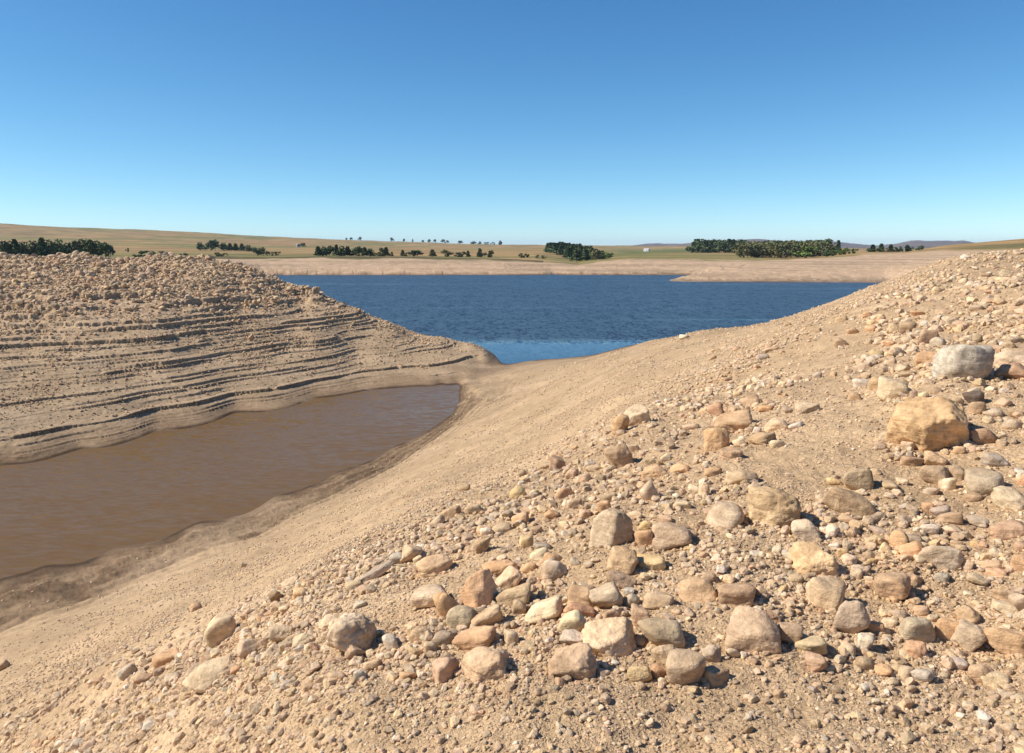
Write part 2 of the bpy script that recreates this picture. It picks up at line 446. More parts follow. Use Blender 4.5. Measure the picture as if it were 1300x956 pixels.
def math_n(nt, op, a, b=None):
    n = nt.nodes.new('ShaderNodeMath')
    n.operation = op
    for i, v in enumerate((a, b)):
        if v is None: continue
        if hasattr(v, 'is_output'):
            nt.links.new(v, n.inputs[i])
        else:
            n.inputs[i].default_value = v
    return n.outputs[0]

# ------------------------------------------------------------------ ground material
def ground_material():
    m, nt, b = new_mat('ground_earth')
    L = nt.links.new
    geo = N(nt, 'ShaderNodeNewGeometry')
    pos = geo.outputs['Position']
    col = N(nt, 'ShaderNodeVertexColor'); col.layer_name = 'tint'
    msk = N(nt, 'ShaderNodeVertexColor'); msk.layer_name = 'mask'     # r: gravel, g: distance fade, b: grass
    sep = N(nt, 'ShaderNodeSeparateColor'); L(msk.outputs['Color'], sep.inputs[0])
    gravel, nearf, grass = sep.outputs[0], sep.outputs[1], sep.outputs[2]
    n1 = noise_node(nt, pos, 0.35, 5, 0.6)
    n2 = noise_node(nt, pos, 3.0, 6, 0.65)
    n3 = noise_node(nt, pos, 45.0, 5, 0.7)
    vor = N(nt, 'ShaderNodeTexVoronoi'); vor.inputs['Scale'].default_value = 38.0; vor.feature = 'F1'
    vd = noise_node(nt, pos, 20, 3)
    vv = mix(nt, 'LINEAR_LIGHT', 0.04, pos, vd.outputs['Color'])
    L(vv, vor.inputs['Vector'])
    vor2 = N(nt, 'ShaderNodeTexVoronoi'); vor2.inputs['Scale'].default_value = 105.0
    L(vv, vor2.inputs['Vector'])
    c = col.outputs['Color']
    r1 = ramp(nt, n1.outputs['Fac'], 0.3, 0.7, (0.82, 0.80, 0.78, 1), (1.14, 1.13, 1.12, 1))
    c = mix(nt, 'MULTIPLY', 1.0, c, r1.outputs[0])
    r2 = ramp(nt, n2.outputs['Fac'], 0.3, 0.72, (0.80, 0.78, 0.76, 1), (1.16, 1.15, 1.15, 1))
    c = mix(nt, 'MULTIPLY', 1.0, c, r2.outputs[0])
    # pebble colours, each cell its own
    pc = ramp(nt, vor.outputs['Color'], 0.0, 1.0, (0.88, 0.87, 0.87, 1), (1.52, 1.54, 1.56, 1))
    e = pc.color_ramp.elements.new(0.5); e.color = (1.16, 1.14, 1.12, 1)
    c = mix(nt, 'MULTIPLY', math_n(nt, 'MULTIPLY', gravel, 0.75), c, pc.outputs[0])
    pc2 = ramp(nt, vor2.outputs['Color'], 0.0, 1.0, (0.90, 0.89, 0.89, 1), (1.46, 1.48, 1.50, 1))
    c = mix(nt, 'MULTIPLY', math_n(nt, 'MULTIPLY', nearf, 0.7), c, pc2.outputs[0])
    r3 = ramp(nt, n3.outputs['Fac'], 0.35, 0.7, (0.86, 0.85, 0.84, 1), (1.14, 1.14, 1.14, 1))
    c = mix(nt, 'MULTIPLY', nearf, c, r3.outputs[0])
    # grass tussock mottling of the far hills
    g1 = noise_node(nt, pos, 0.02, 8, 0.7)
    mp = N(nt, 'ShaderNodeMapping'); mp.inputs['Scale'].default_value = (0.012, 0.05, 0.4)
    L(pos, mp.inputs['Vector'])
    g2 = noise_node(nt, mp.outputs[0], 1.0, 8, 0.7)
    gr = ramp(nt, g2.outputs['Fac'], 0.36, 0.64, (0.52, 0.58, 0.48, 1), (1.4, 1.28, 1.15, 1))
    c = mix(nt, 'MULTIPLY', grass, c, gr.outputs[0])
    gr2 = ramp(nt, g1.outputs['Fac'], 0.38, 0.62, (0.8, 0.86, 0.7, 1), (1.15, 1.07, 1.02, 1))
    c = mix(nt, 'MULTIPLY', grass, c, gr2.outputs[0])
    L(c, b.inputs['Base Color'])
    b.inputs['Roughness'].default_value = 0.95
    b.inputs['Specular IOR Level'].default_value = 0.12
    # bump
    h1 = math_n(nt, 'MULTIPLY', n2.outputs['Fac'], 0.035)
    h2 = math_n(nt, 'MULTIPLY', math_n(nt, 'SUBTRACT', 0.6, vor.outputs['Distance']), 0.010)
    h2 = math_n(nt, 'MULTIPLY', h2, gravel)
    h3 = math_n(nt, 'MULTIPLY', n3.outputs['Fac'], 0.004)
    h4 = math_n(nt, 'MULTIPLY', math_n(nt, 'SUBTRACT', 0.6, vor2.outputs['Distance']), 0.0035)
    h = math_n(nt, 'ADD', math_n(nt, 'ADD', h1, h2), math_n(nt, 'ADD', h3, h4))
    bp = N(nt, 'ShaderNodeBump'); bp.inputs['Strength'].default_value = 0.9; bp.inputs['Distance'].default_value = 1.0
    L(h, bp.inputs['Height'])
    L(bp.outputs[0], b.inputs['Normal'])
    return m

# ------------------------------------------------------------------ ground mesh
def inpoly_soft(px, py, poly, soft=6.0):
    """soft membership of points in a closed region given as list of (x, y)"""
    poly = np.array(poly, float)
    inside = np.zeros(px.shape, bool)
    dmin = np.full(px.shape, 1e9)
    n = len(poly)
    for i in range(n):
        x1, y1 = poly[i]; x2, y2 = poly[(i + 1) % n]
        cond = ((y1 > py) != (y2 > py)) & (px < (x2 - x1) * (py - y1) / (y2 - y1 + 1e-12) + x1)
        inside ^= cond
        ex, ey = x2 - x1, y2 - y1
        t = np.clip(((px - x1) * ex + (py - y1) * ey) / (ex * ex + ey * ey + 1e-9), 0, 1)
        dmin = np.minimum(dmin, np.hypot(px - x1 - t * ex, py - y1 - t * ey))
    return np.clip(0.5 + np.where(inside, 1, -1) * dmin / (2 * soft), 0, 1)

def plan(pts):
    """outline given by sight lines (px, distance) -> plan polygon"""
    out = []
    for px, d in pts:
        sx = ray(px, HOR)[0]
        out.append((sx * d, d))
    return out

SAND = np.array([0.385, 0.270, 0.157])
SANDL = np.array([0.41, 0.295, 0.18])
FARSAND = np.array([0.47, 0.33, 0.205])
MUD = np.array([0.135, 0.086, 0.050])
GRASS = np.array([0.33, 0.235, 0.125])
GRASSG = np.array([0.105, 0.115, 0.045])
HEATH = np.array([0.15, 0.105, 0.085])

def ground_colors(x, y, z):
    r = np.hypot(x, y)
    n = x.size
    c = np.tile(SAND, (n, 1))
    def lay(w, colr):
        nonlocal c
        w = np.clip(w, 0, 1)[:, None]
        c = c * (1 - w) + colr * w
    lm = left_mask(x, y) * (r < 140)
    lay(lm, SANDL)
    lay(sstep(120, 200, r), FARSAND)
    # wet and muddy margin of the pool
    f = fbm2(x * 0.5, y * 0.5, 4, 7)
    f2 = fbm2(x * 0.18 - y * .18, y * 1.6 + x * 1.3, 4, 8)
    nearside = (1 - lm) * (r < 75)
    far_ = sstep(46, 57, y)
    mudw = (1 - sstep(0.48 - 0.36 * far_, 0.70 - 0.42 * far_, z + 0.08 * f)) * nearside * (y < 62)
    lay(mudw * (0.86 + 0.14 * sstep(-.3, .3, f2)), MUD * 1.1)
    lay(mudw * sstep(0.05, 0.5, f2) * sstep(.1, .25, z) * .6, SAND * 0.62)
    st_ = fbm2(x * 0.15 + y * 0.1, z * 16 + f * 1.2, 4, 9)
    lay(mudw * sstep(0.0, 0.3, st_) * sstep(.06, .14, z) * .65, SAND * 0.62)
    lay(mudw * sstep(0.1, 0.4, -st_) * .6, MUD * 0.75)
    lay((1 - sstep(0.02, 0.14, z + 0.03 * f)) * (r < 130), MUD * 0.85)
    lay(lm * (1 - sstep(0.2, 0.75, z + 0.15 * f)) * 0.6, MUD * 1.4)
    lay(sstep(150, 200, r) * (1 - sstep(0.25, 0.7, z + .25 * f)) * (r < 345) * 0.85, MUD * 0.8)
    lay((1 - sstep(0.035, 0.06, z + 0.012 * f)) * (r < 130) * (z > -0.2), MUD * 0.55)
    # pale and brown sweeps in the sand
    s1 = fbm2(x * 0.25, y * 0.25, 4, 19)
    lay(sstep(0.1, 0.7, s1) * (r < 130) * 0.35, np.array([0.50, 0.36, 0.225]))
    lay(sstep(0.1, 0.7, -s1) * (r < 130) * 0.3, np.array([0.34, 0.235, 0.14]))
    # rubble crest of the left mound is more ochre
    lay(lm * sstep(3.0, 5.5, z) * 0.4, np.array([0.46, 0.32, 0.20]))
    # far beach
    s2 = fbm2(x * 0.012, z * 2.2 + y * .02, 4, 29)
    lay(sstep(200, 240, r) * (r < 380) * sstep(0.0, 0.3, s2) * 0.75, np.array([0.33, 0.235, 0.15]))
    lay(sstep(200, 240, r) * (r < 380) * sstep(0.05, 0.5, -s2) * 0.3, np.array([0.52, 0.35, 0.24]))
    # grassland
    th = np.clip(np.arctan2(x, y), -1.2, 1.2)
    d = r * np.cos(th)
    px = CX + F / CP * np.tan(th)
    top = np.interp(px, ROWS[7][0], ROWS[7][1])
    gs = sstep(0, 1, (d - top + 5 + fbm2(x * 0.05, y * 0.05, 3, 37) * 10) / 10)
    # left land behind the mound is grassed earlier
    gs = np.maximum(gs, (px < 240) * sstep(250, 290, d))
    lay(gs, GRASS)
    g3 = fbm2(x * 0.006, y * 0.004, 4, 47)
    lay(gs * sstep(0.0, 0.4, g3) * 0.55, GRASSG * 1.6)
    lay(gs * sstep(0.0, 0.4, -g3) * 0.6, np.array([0.30, 0.20, 0.11]))
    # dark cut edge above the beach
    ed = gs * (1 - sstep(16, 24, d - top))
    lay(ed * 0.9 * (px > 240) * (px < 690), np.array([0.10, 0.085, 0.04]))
    # green pasture
    fld = plan([(745, 560), (790, 520), (900, 900), (905, 1250), (770, 1350), (758, 800)])
    lay(gs * inpoly_soft(x, y, fld, 40) * 0.85, np.array([0.125, 0.15, 0.05]))
    fld = plan([(365, 900), (395, 900), (398, 1080), (366, 1080)])
    lay(gs * inpoly_soft(x, y, fld, 25) * 0.7, GRASSG)
    # greener strip below the right hand hill
    fld = plan([(1225, 372), (1420, 372), (1420, 415), (1225, 415)])
    lay(inpoly_soft(x, y, fld, 9) * 0.65, np.array([0.15, 0.145, 0.06]))
    lay((px > 1150) * sstep(420, 430, d) * (1 - sstep(480, 490, d)) * 0.6, np.array([0.42, 0.27, 0.14]))
    lay(sstep(3000, 4500, r), HEATH * (1 + 0.25 * fbm2(x * 0.002, y * 0.002, 3, 3))[:, None])
    mask = np.zeros((n, 3))
    mask[:, 0] = stony(x, y, z) * (1 - sstep(30, 70, r)) + 0.25 * (1 - sstep(20, 50, r)) * (1 - mudw)
    mask[:, 1] = (1 - sstep(14, 40, r))
    mask[:, 2] = gs * sstep(300, 420, r)
    return c, np.clip(mask, 0, 1)

STONY = [(-200, 960), (-60, 895), (60, 835), (170, 792), (300, 750), (400, 715), (480, 680), (560, 640), (640, 598), (700, 560), (760, 520), (830, 488), (900, 458), (960, 434), (1020, 408),
         (1100, 372), (1180, 336), (1300, 300), (9000, 250), (90000, 90000), (-9000, 90000), (-1500, 1500)]
def stony(x, y, z):
    px, py = project(x, y, z)
    s = inpoly_soft(px, py, STONY, 22)
    return s * (y > 0.15) * (np.hypot(x, y) < 60)

def build_ground():
    th = np.concatenate([np.radians(np.linspace(-180, -48, 90, endpoint=False)), np.radians(np.linspace(-48, -35, 110, endpoint=False)), np.radians(np.linspace(-35, -2, 690, endpoint=False)), np.radians(np.linspace(-2, 40, 600, endpoint=False)), np.radians(np.linspace(40, 180, 90, endpoint=False))])
    lr = np.concatenate([np.arange(math.log(0.4), math.log(2.2), 0.04), np.arange(math.log(2.2), math.log(34), 0.0048), np.arange(math.log(34), math.log(85), 0.0015), np.arange(math.log(85), math.log(100), 0.003),
                         np.arange(math.log(100), math.log(440), 0.0075), np.arange(math.log(440), math.log(13000), 0.02)])
    nt_, nr = len(th), len(lr)
    T, R = np.meshgrid(th, np.exp(lr))
    x = (np.sin(T) * R).ravel(); y = (np.cos(T) * R).ravel()
    z = ground_z(x, y)
    v = np.stack([x + 0.73 * LIP['all'], y - 0.68 * LIP['all'], z], 1)
    v = np.vstack([v, [[0, 0, float(ground_z(np.array([0.01]), np.array([0.01]))[0])]]])
    i = np.arange(nr - 1)[:, None] * nt_; j = np.arange(nt_)[None]
    j2 = (j + 1) % nt_
    q = np.stack([i + j, i + nt_ + j, i + nt_ + j2, i + j2], -1).reshape(-1, 4)[:, ::-1]
    # the disc under the camera
    c = np.arange(nt_); fan = np.stack([c, (c + 1) % nt_, np.full(nt_, len(v) - 1), np.full(nt_, len(v) - 1)], 1)
    me = mesh_from('ground', v, q, 4)
    cc, mm = ground_colors(v[:, 0], v[:, 1], v[:, 2])
    add_color(me, 'tint', cc)
    add_color(me, 'mask', mm)
    o = link('ground', me, ground_material())
    tag(o, kind='structure')
    # small cap below the viewer's feet closes the sheet
    bm = bmesh.new()
    vs = [bm.verts.new(v[k]) for k in range(0, nt_, 6)]
    bm.faces.new(vs[::-1])
    me2 = bpy.data.meshes.new('ground_patch'); bm.to_mesh(me2); bm.free()
    add_color(me2, 'tint', np.tile(SAND, (len(me2.vertices), 1)))
    add_color(me2, 'mask', np.tile([1, 1, 0], (len(me2.vertices), 1)))
    o2 = link('ground_patch', me2, bpy.data.materials['ground_earth'])
    tag(o2, kind='structure')
    return o

build_ground()

# ------------------------------------------------------------------ water
def water_mat(name, base, rough, scale, dist_, calm=None, stretch=(1, 1, 1), rot=0.0, spec_tint=None):
    m, nt, b = new_mat(name)
    L = nt.links.new
    geo = N(nt, 'ShaderNodeNewGeometry')
    mp = N(nt, 'ShaderNodeMapping')
    mp.inputs['Scale'].default_value = stretch
    mp.inputs['Rotation'].default_value = (0, 0, rot)
    L(geo.outputs['Position'], mp.inputs['Vector'])

    a = noise_node(nt, mp.outputs[0], scale, 2.5, 0.6, 0.3)
    c = noise_node(nt, mp.outputs[0], scale * 0.23, 3, 0.6, 0.2)
    def centred(n, k):
        v = nt.nodes.new('ShaderNodeVectorMath'); v.operation = 'SUBTRACT'
        L(n.outputs['Color'], v.inputs[0]); v.inputs[1].default_value = (0.5, 0.5, 0.5)
        q = nt.nodes.new('ShaderNodeVectorMath'); q.operation = 'MULTIPLY'
        L(v.outputs[0], q.inputs[0]); q.inputs[1].default_value = (k, k, 0)
        return q.outputs[0]
    ad = nt.nodes.new('ShaderNodeVectorMath'); ad.operation = 'ADD'
    L(centred(a, dist_), ad.inputs[0]); L(centred(c, dist_ * 0.45), ad.inputs[1])
    slope = ad.outputs[0]
    big = noise_node(nt, geo.outputs['Position'], 0.02, 4, 0.6)
    if calm is not None:
        sx = N(nt, 'ShaderNodeSeparateXYZ'); L(geo.outputs['Position'], sx.inputs[0])
        yy = math_n(nt, 'ADD', sx.outputs['Y'], math_n(nt, 'MULTIPLY', big.outputs['Fac'], 8.0))
        mr = N(nt, 'ShaderNodeMapRange')
        mr.inputs['From Min'].default_value = calm[0] + 4; mr.inputs['From Max'].default_value = calm[1] + 4
        mr.inputs['To Min'].default_value = 0.04; mr.inputs['To Max'].default_value = 1.0
        L(yy, mr.inputs['Value'])
        # smooth streaks lying on the far water
        mp2 = N(nt, 'ShaderNodeMapping'); mp2.inputs['Scale'].default_value = (0.006, 0.07, 1)
        L(geo.outputs['Position'], mp2.inputs['Vector'])
        sk = noise_node(nt, mp2.outputs[0], 1.0, 4, 0.6)
        skr = ramp(nt, sk.outputs['Fac'], 0.58, 0.72, (1, 1, 1, 1), (0.62, 0.62, 0.62, 1))
        st = math_n(nt, 'MULTIPLY', mr.outputs[0], skr.outputs[0])
        q = nt.nodes.new('ShaderNodeVectorMath'); q.operation = 'SCALE'
        L(slope, q.inputs[0]); L(st, q.inputs['Scale'])
        slope = q.outputs[0]
    up = nt.nodes.new('ShaderNodeVectorMath'); up.operation = 'ADD'
    L(slope, up.inputs[0]); up.inputs[1].default_value = (0, 0, 1)
    nm = nt.nodes.new('ShaderNodeVectorMath'); nm.operation = 'NORMALIZE'
    L(up.outputs[0], nm.inputs[0])
    L(nm.outputs[0], b.inputs['Normal'])
    b.inputs['Base Color'].default_value = (*base, 1)
    b.inputs['Roughness'].default_value = rough
    if calm is not None:
        rr = N(nt, 'ShaderNodeMapRange')
        rr.inputs['From Min'].default_value = 0.05; rr.inputs['From Max'].default_value = 1.0
        rr.inputs['To Min'].default_value = 0.09; rr.inputs['To Max'].default_value = rough
        L(st, rr.inputs['Value']); L(rr.outputs[0], b.inputs['Roughness'])
    b.inputs['Specular IOR Level'].default_value = spec_tint
    b.inputs['IOR'].default_value = 1.33
    return m

def quad_sheet(name, x0, x1, y0, y1, z, mat):
    me = mesh_from(name, [(x0, y0, z), (x1, y0, z), (x1, y1, z), (x0, y1, z)], [(0, 1, 2, 3)], 4, False)
    return tag(link(name, me, mat), kind='structure')
quad_sheet('lake_water', -330, 620, 61.5, 345, 0.0, water_mat('lake_surface', (0.028, 0.045, 0.062), 0.34, 2.5, 1.15, calm=(83, 89), stretch=(1.0, 0.40, 1), spec_tint=0.45))
quad_sheet('pool_water', -130, 8, -20, 61.3, 0.0, water_mat('pool_surface', (0.150, 0.087, 0.037), 0.10, 1.6, 0.34, stretch=(1.0, 2.6, 1), rot=math.radians(28), spec_tint=0.05))


# ------------------------------------------------------------------ sampled copy of the ground for standing things on
def hit(px, py, dmax=400.0):
    """where the sight line through a pixel meets the ground (vectorised)"""
    px = np.atleast_1d(np.asarray(px, float)); py = np.atleast_1d(np.asarray(py, float))
    sx, sz = ray(px, py)
    out = np.full((px.size, 3), np.nan)
    d = np.exp(np.linspace(math.log(1.6), math.log(dmax), 420))
    for i0 in range(0, px.size, 2000):
        sl = slice(i0, i0 + 2000)
        X = sx[sl, None] * d; Y = np.broadcast_to(d, X.shape); Z = H + sz[sl, None] * d
        G = smooth_z(X.ravel(), Y.ravel()).reshape(X.shape)
        below = Z < G
        k = below.argmax(1)
        ok = below.any(1) & (k > 0)
        kk = np.maximum(k, 1); r_ = np.arange(len(k))
        a = (Z - G)[r_, kk - 1]; b = (Z - G)[r_, kk]
        t = np.clip(a / (a - b + 1e-9), 0, 1)
        dd = d[kk - 1] + t * (d[kk] - d[kk - 1])
        out[sl, 0] = np.where(ok, sx[sl] * dd, np.nan); out[sl, 1] = np.where(ok, dd, np.nan); out[sl, 2] = 0
    good = ~np.isnan(out[:, 0])
    out[good, 2] = ground_z(out[good, 0], out[good, 1])
    # second pass against the detailed ground
    for _ in range(3):
        e = H + sz[good] * out[good, 1] - out[good, 2]
        out[good, 1] += np.clip(e / (np.abs(sz[good]) + 0.12), -0.5, 0.5) * 0.7
        out[good, 0] = sx[good] * out[good, 1]
        out[good, 2] = ground_z(out[good, 0], out[good, 1])
    return out

# ------------------------------------------------------------------ stone shapes
_ico = {}
def ico(level):
    if level not in _ico:
        bm = bmesh.new()
        bmesh.ops.create_icosphere(bm, subdivisions=level, radius=1.0)
        bm.verts.ensure_lookup_table()
        v = np.array([q.co[:] for q in bm.verts])
        f = np.array([[q.index for q in p.verts] for p in bm.faces])
        bm.free()
        _ico[level] = (v / np.linalg.norm(v, axis=1)[:, None], f)
    return _ico[level]

def stone_shape(seed, level, ang, sx=1.0, sy=1.0, sz=1.0, rough=0.03, planes=None):
    """a boulder: planes cut from a ball (ang 0 water-worn, 1 freshly broken), bounding box sx sy sz"""
    g = np.random.default_rng(seed)
    v, f = ico(level)
    nrm = g.normal(size=(int(9 + 5 * ang), 3)); nrm /= np.linalg.norm(nrm, axis=1)[:, None]
    # a few roughly box-like faces so that broken stones look blocky
    base = np.array([[1, 0, 0], [-1, 0, 0], [0, 1, 0], [0, -1, 0], [0, 0, 1], [0, 0, -1.0]]) + g.normal(scale=0.28, size=(6, 3))
    base /= np.linalg.norm(base, axis=1)[:, None]
    nn = np.vstack([nrm, base])
    off = np.concatenate([g.uniform(0.72, 1.05, len(nrm)), g.uniform(0.6, 0.85, 6)])
    if planes is not None:
        nn = np.array([q[:3] for q in planes], float); off = np.array([q[3] for q in planes], float)
        nn /= np.linalg.norm(nn, axis=1)[:, None]
    p = 4.5 + 26 * ang ** 1.5
    dots = np.maximum(v @ nn.T, 0) / off
    rr = (np.sum(dots ** p, axis=1) + 0.3 ** p) ** (-1.0 / p)
    pts = v * rr[:, None]
    lo, hi = pts.min(0), pts.max(0)
    pts = (pts - (lo + hi) / 2) / (hi - lo) * 2        # unit half-extents
    q = pts * 1.4 + seed * 0.37
    d = noise3(q, 1) * 0.10 * (1 - .3 * ang)
    if level >= 3:
        d = d + noise3(q * 2.7, 2) * rough * 1.4 + noise3(q * 6.5, 4) * rough * 0.55
    if level >= 4:
        ridg = 1 - np.abs(noise3(q * 2.1 + 7, 6)) * 2.2
        d = d - np.clip(ridg - 0.72, 0, 1) * 0.22 * (0.3 + ang)
        d = d + noise3(q * 15, 8) * rough * 0.2
    pts = pts * (1 + d)[:, None]
    lo, hi = pts.min(0), pts.max(0)
    pts = (pts - (lo + hi) / 2) / (hi - lo)
    return pts * np.array([sx, sy, sz]), f

def stone_mat(name, layered=0.0, marbled=0.0, use_attr=False):
    m, nt, b = new_mat(name)
    L = nt.links.new
    if use_attr:
        a = N(nt, 'ShaderNodeVertexColor'); a.layer_name = 'tint'; base = a.outputs['Color']
        co = N(nt, 'ShaderNodeNewGeometry').outputs['Position']
    else:
        oi = N(nt, 'ShaderNodeObjectInfo'); base = oi.outputs['Color']
        co_ = N(nt, 'ShaderNodeNewGeometry').outputs['Position']
        co = co_
    n1 = noise_node(nt, co, 5.0, 5, 0.6, 0.6)
    n2 = noise_node(nt, co, 26.0, 6, 0.68)
    n3 = noise_node(nt, co, 120.0, 4, 0.7)
    n4 = noise_node(nt, co, 1.7, 3, 0.5)
    r1 = ramp(nt, n1.outputs['Fac'], 0.30, 0.70, (0.70, 0.66, 0.62, 1), (1.22, 1.22, 1.22, 1))
    c = mix(nt, 'MULTIPLY', 1.0, base, r1.outputs[0])
    r2 = ramp(nt, n2.outputs['Fac'], 0.32, 0.70, (0.74, 0.72, 0.70, 1), (1.16, 1.16, 1.14, 1))
    c = mix(nt, 'MULTIPLY', 0.8, c, r2.outputs[0])
    r3 = ramp(nt, n3.outputs['Fac'], 0.34, 0.72, (0.76, 0.75, 0.74, 1), (1.14, 1.14, 1.14, 1))
    c = mix(nt, 'MULTIPLY', 0.8, c, r3.outputs[0])
    # iron stains
    r4 = ramp(nt, n4.outputs['Fac'], 0.5, 0.72, (1, 1, 1, 1), (1.10, 0.86, 0.62, 1))
    c = mix(nt, 'MULTIPLY', 0.35, c, r4.outputs[0])
    if not use_attr:
        tc_ = N(nt, 'ShaderNodeTexCoord'); mpp = N(nt, 'ShaderNodeMapping'); mpp.inputs['Scale'].default_value = (3.0, 3.0, 26.0); mpp.inputs['Rotation'].default_value = (0.35, 0.5, 0)
        L(tc_.outputs['Object'], mpp.inputs['Vector'])
        lay_ = noise_node(nt, mpp.outputs[0], 1.0, 5, 0.65, 0.8)
        lr_ = ramp(nt, lay_.outputs['Fac'], 0.36, 0.62, (0.74, 0.70, 0.66, 1), (1.12, 1.12, 1.12, 1))
        c = mix(nt, 'MULTIPLY', 0.8, c, lr_.outputs[0])
    h = math_n(nt, 'ADD', math_n(nt, 'MULTIPLY', n2.outputs['Fac'], 0.016), math_n(nt, 'MULTIPLY', n3.outputs['Fac'], 0.0035))
    h = math_n(nt, 'ADD', h, math_n(nt, 'MULTIPLY', n1.outputs['Fac'], 0.02))
    if not use_attr:
        h = math_n(nt, 'ADD', h, math_n(nt, 'MULTIPLY', lay_.outputs['Fac'], 0.012))
    if marbled:
        mn = noise_node(nt, co, 7.0, 5, 0.6, 2.5)
        mr = ramp(nt, mn.outputs['Fac'], 0.46, 0.56, (0.74, 0.72, 0.70, 1), (1.12, 1.10, 1.06, 1))
        c = mix(nt, 'MULTIPLY', marbled, c, mr.outputs[0])
    L(c, b.inputs['Base Color'])
    b.inputs['Roughness'].default_value = 0.9
    b.inputs['Specular IOR Level'].default_value = 0.2
    bp = N(nt, 'ShaderNodeBump'); bp.inputs['Strength'].default_value = 0.8; bp.inputs['Distance'].default_value = 1.0
    L(h, bp.inputs['Height']); L(bp.outputs[0], b.inputs['Normal'])
    return m
M_STONE = stone_mat('sandstone')
M_MARBLE = stone_mat('mottled_quartzite', marbled=0.55)
M_RUBBLE = stone_mat('rubble_stone', use_attr=True)

TINT = {'t': (.50, .345, .21), 'o': (.58, .335, .18), 'c': (.62, .50, .345), 'w': (.66, .60, .50), 'g': (.43, .35, .27), 'b': (.36, .245, .16),
        'd': (.13, .105, .085), 'p': (.51, .36, .245), 'y': (.62, .455, .235), 'e': (.40, .365, .325), 'n': (.44, .32, .215)}
TINT = {k: tuple(np.array(v) * 0.62 + np.array((0.50, 0.355, 0.215)) * 0.38 * (1.0 if k != 'd' else 0.2) + (0.0 if k == 'd' else 0.02)) for k, v in TINT.items()}
WORD = {'t': 'tan', 'o': 'orange', 'c': 'cream', 'w': 'whitish', 'g': 'grey', 'b': 'brown', 'd': 'shadow-coloured', 'p': 'pinkish', 'y': 'yellowish', 'e': 'blue-grey', 'n': 'buff'}

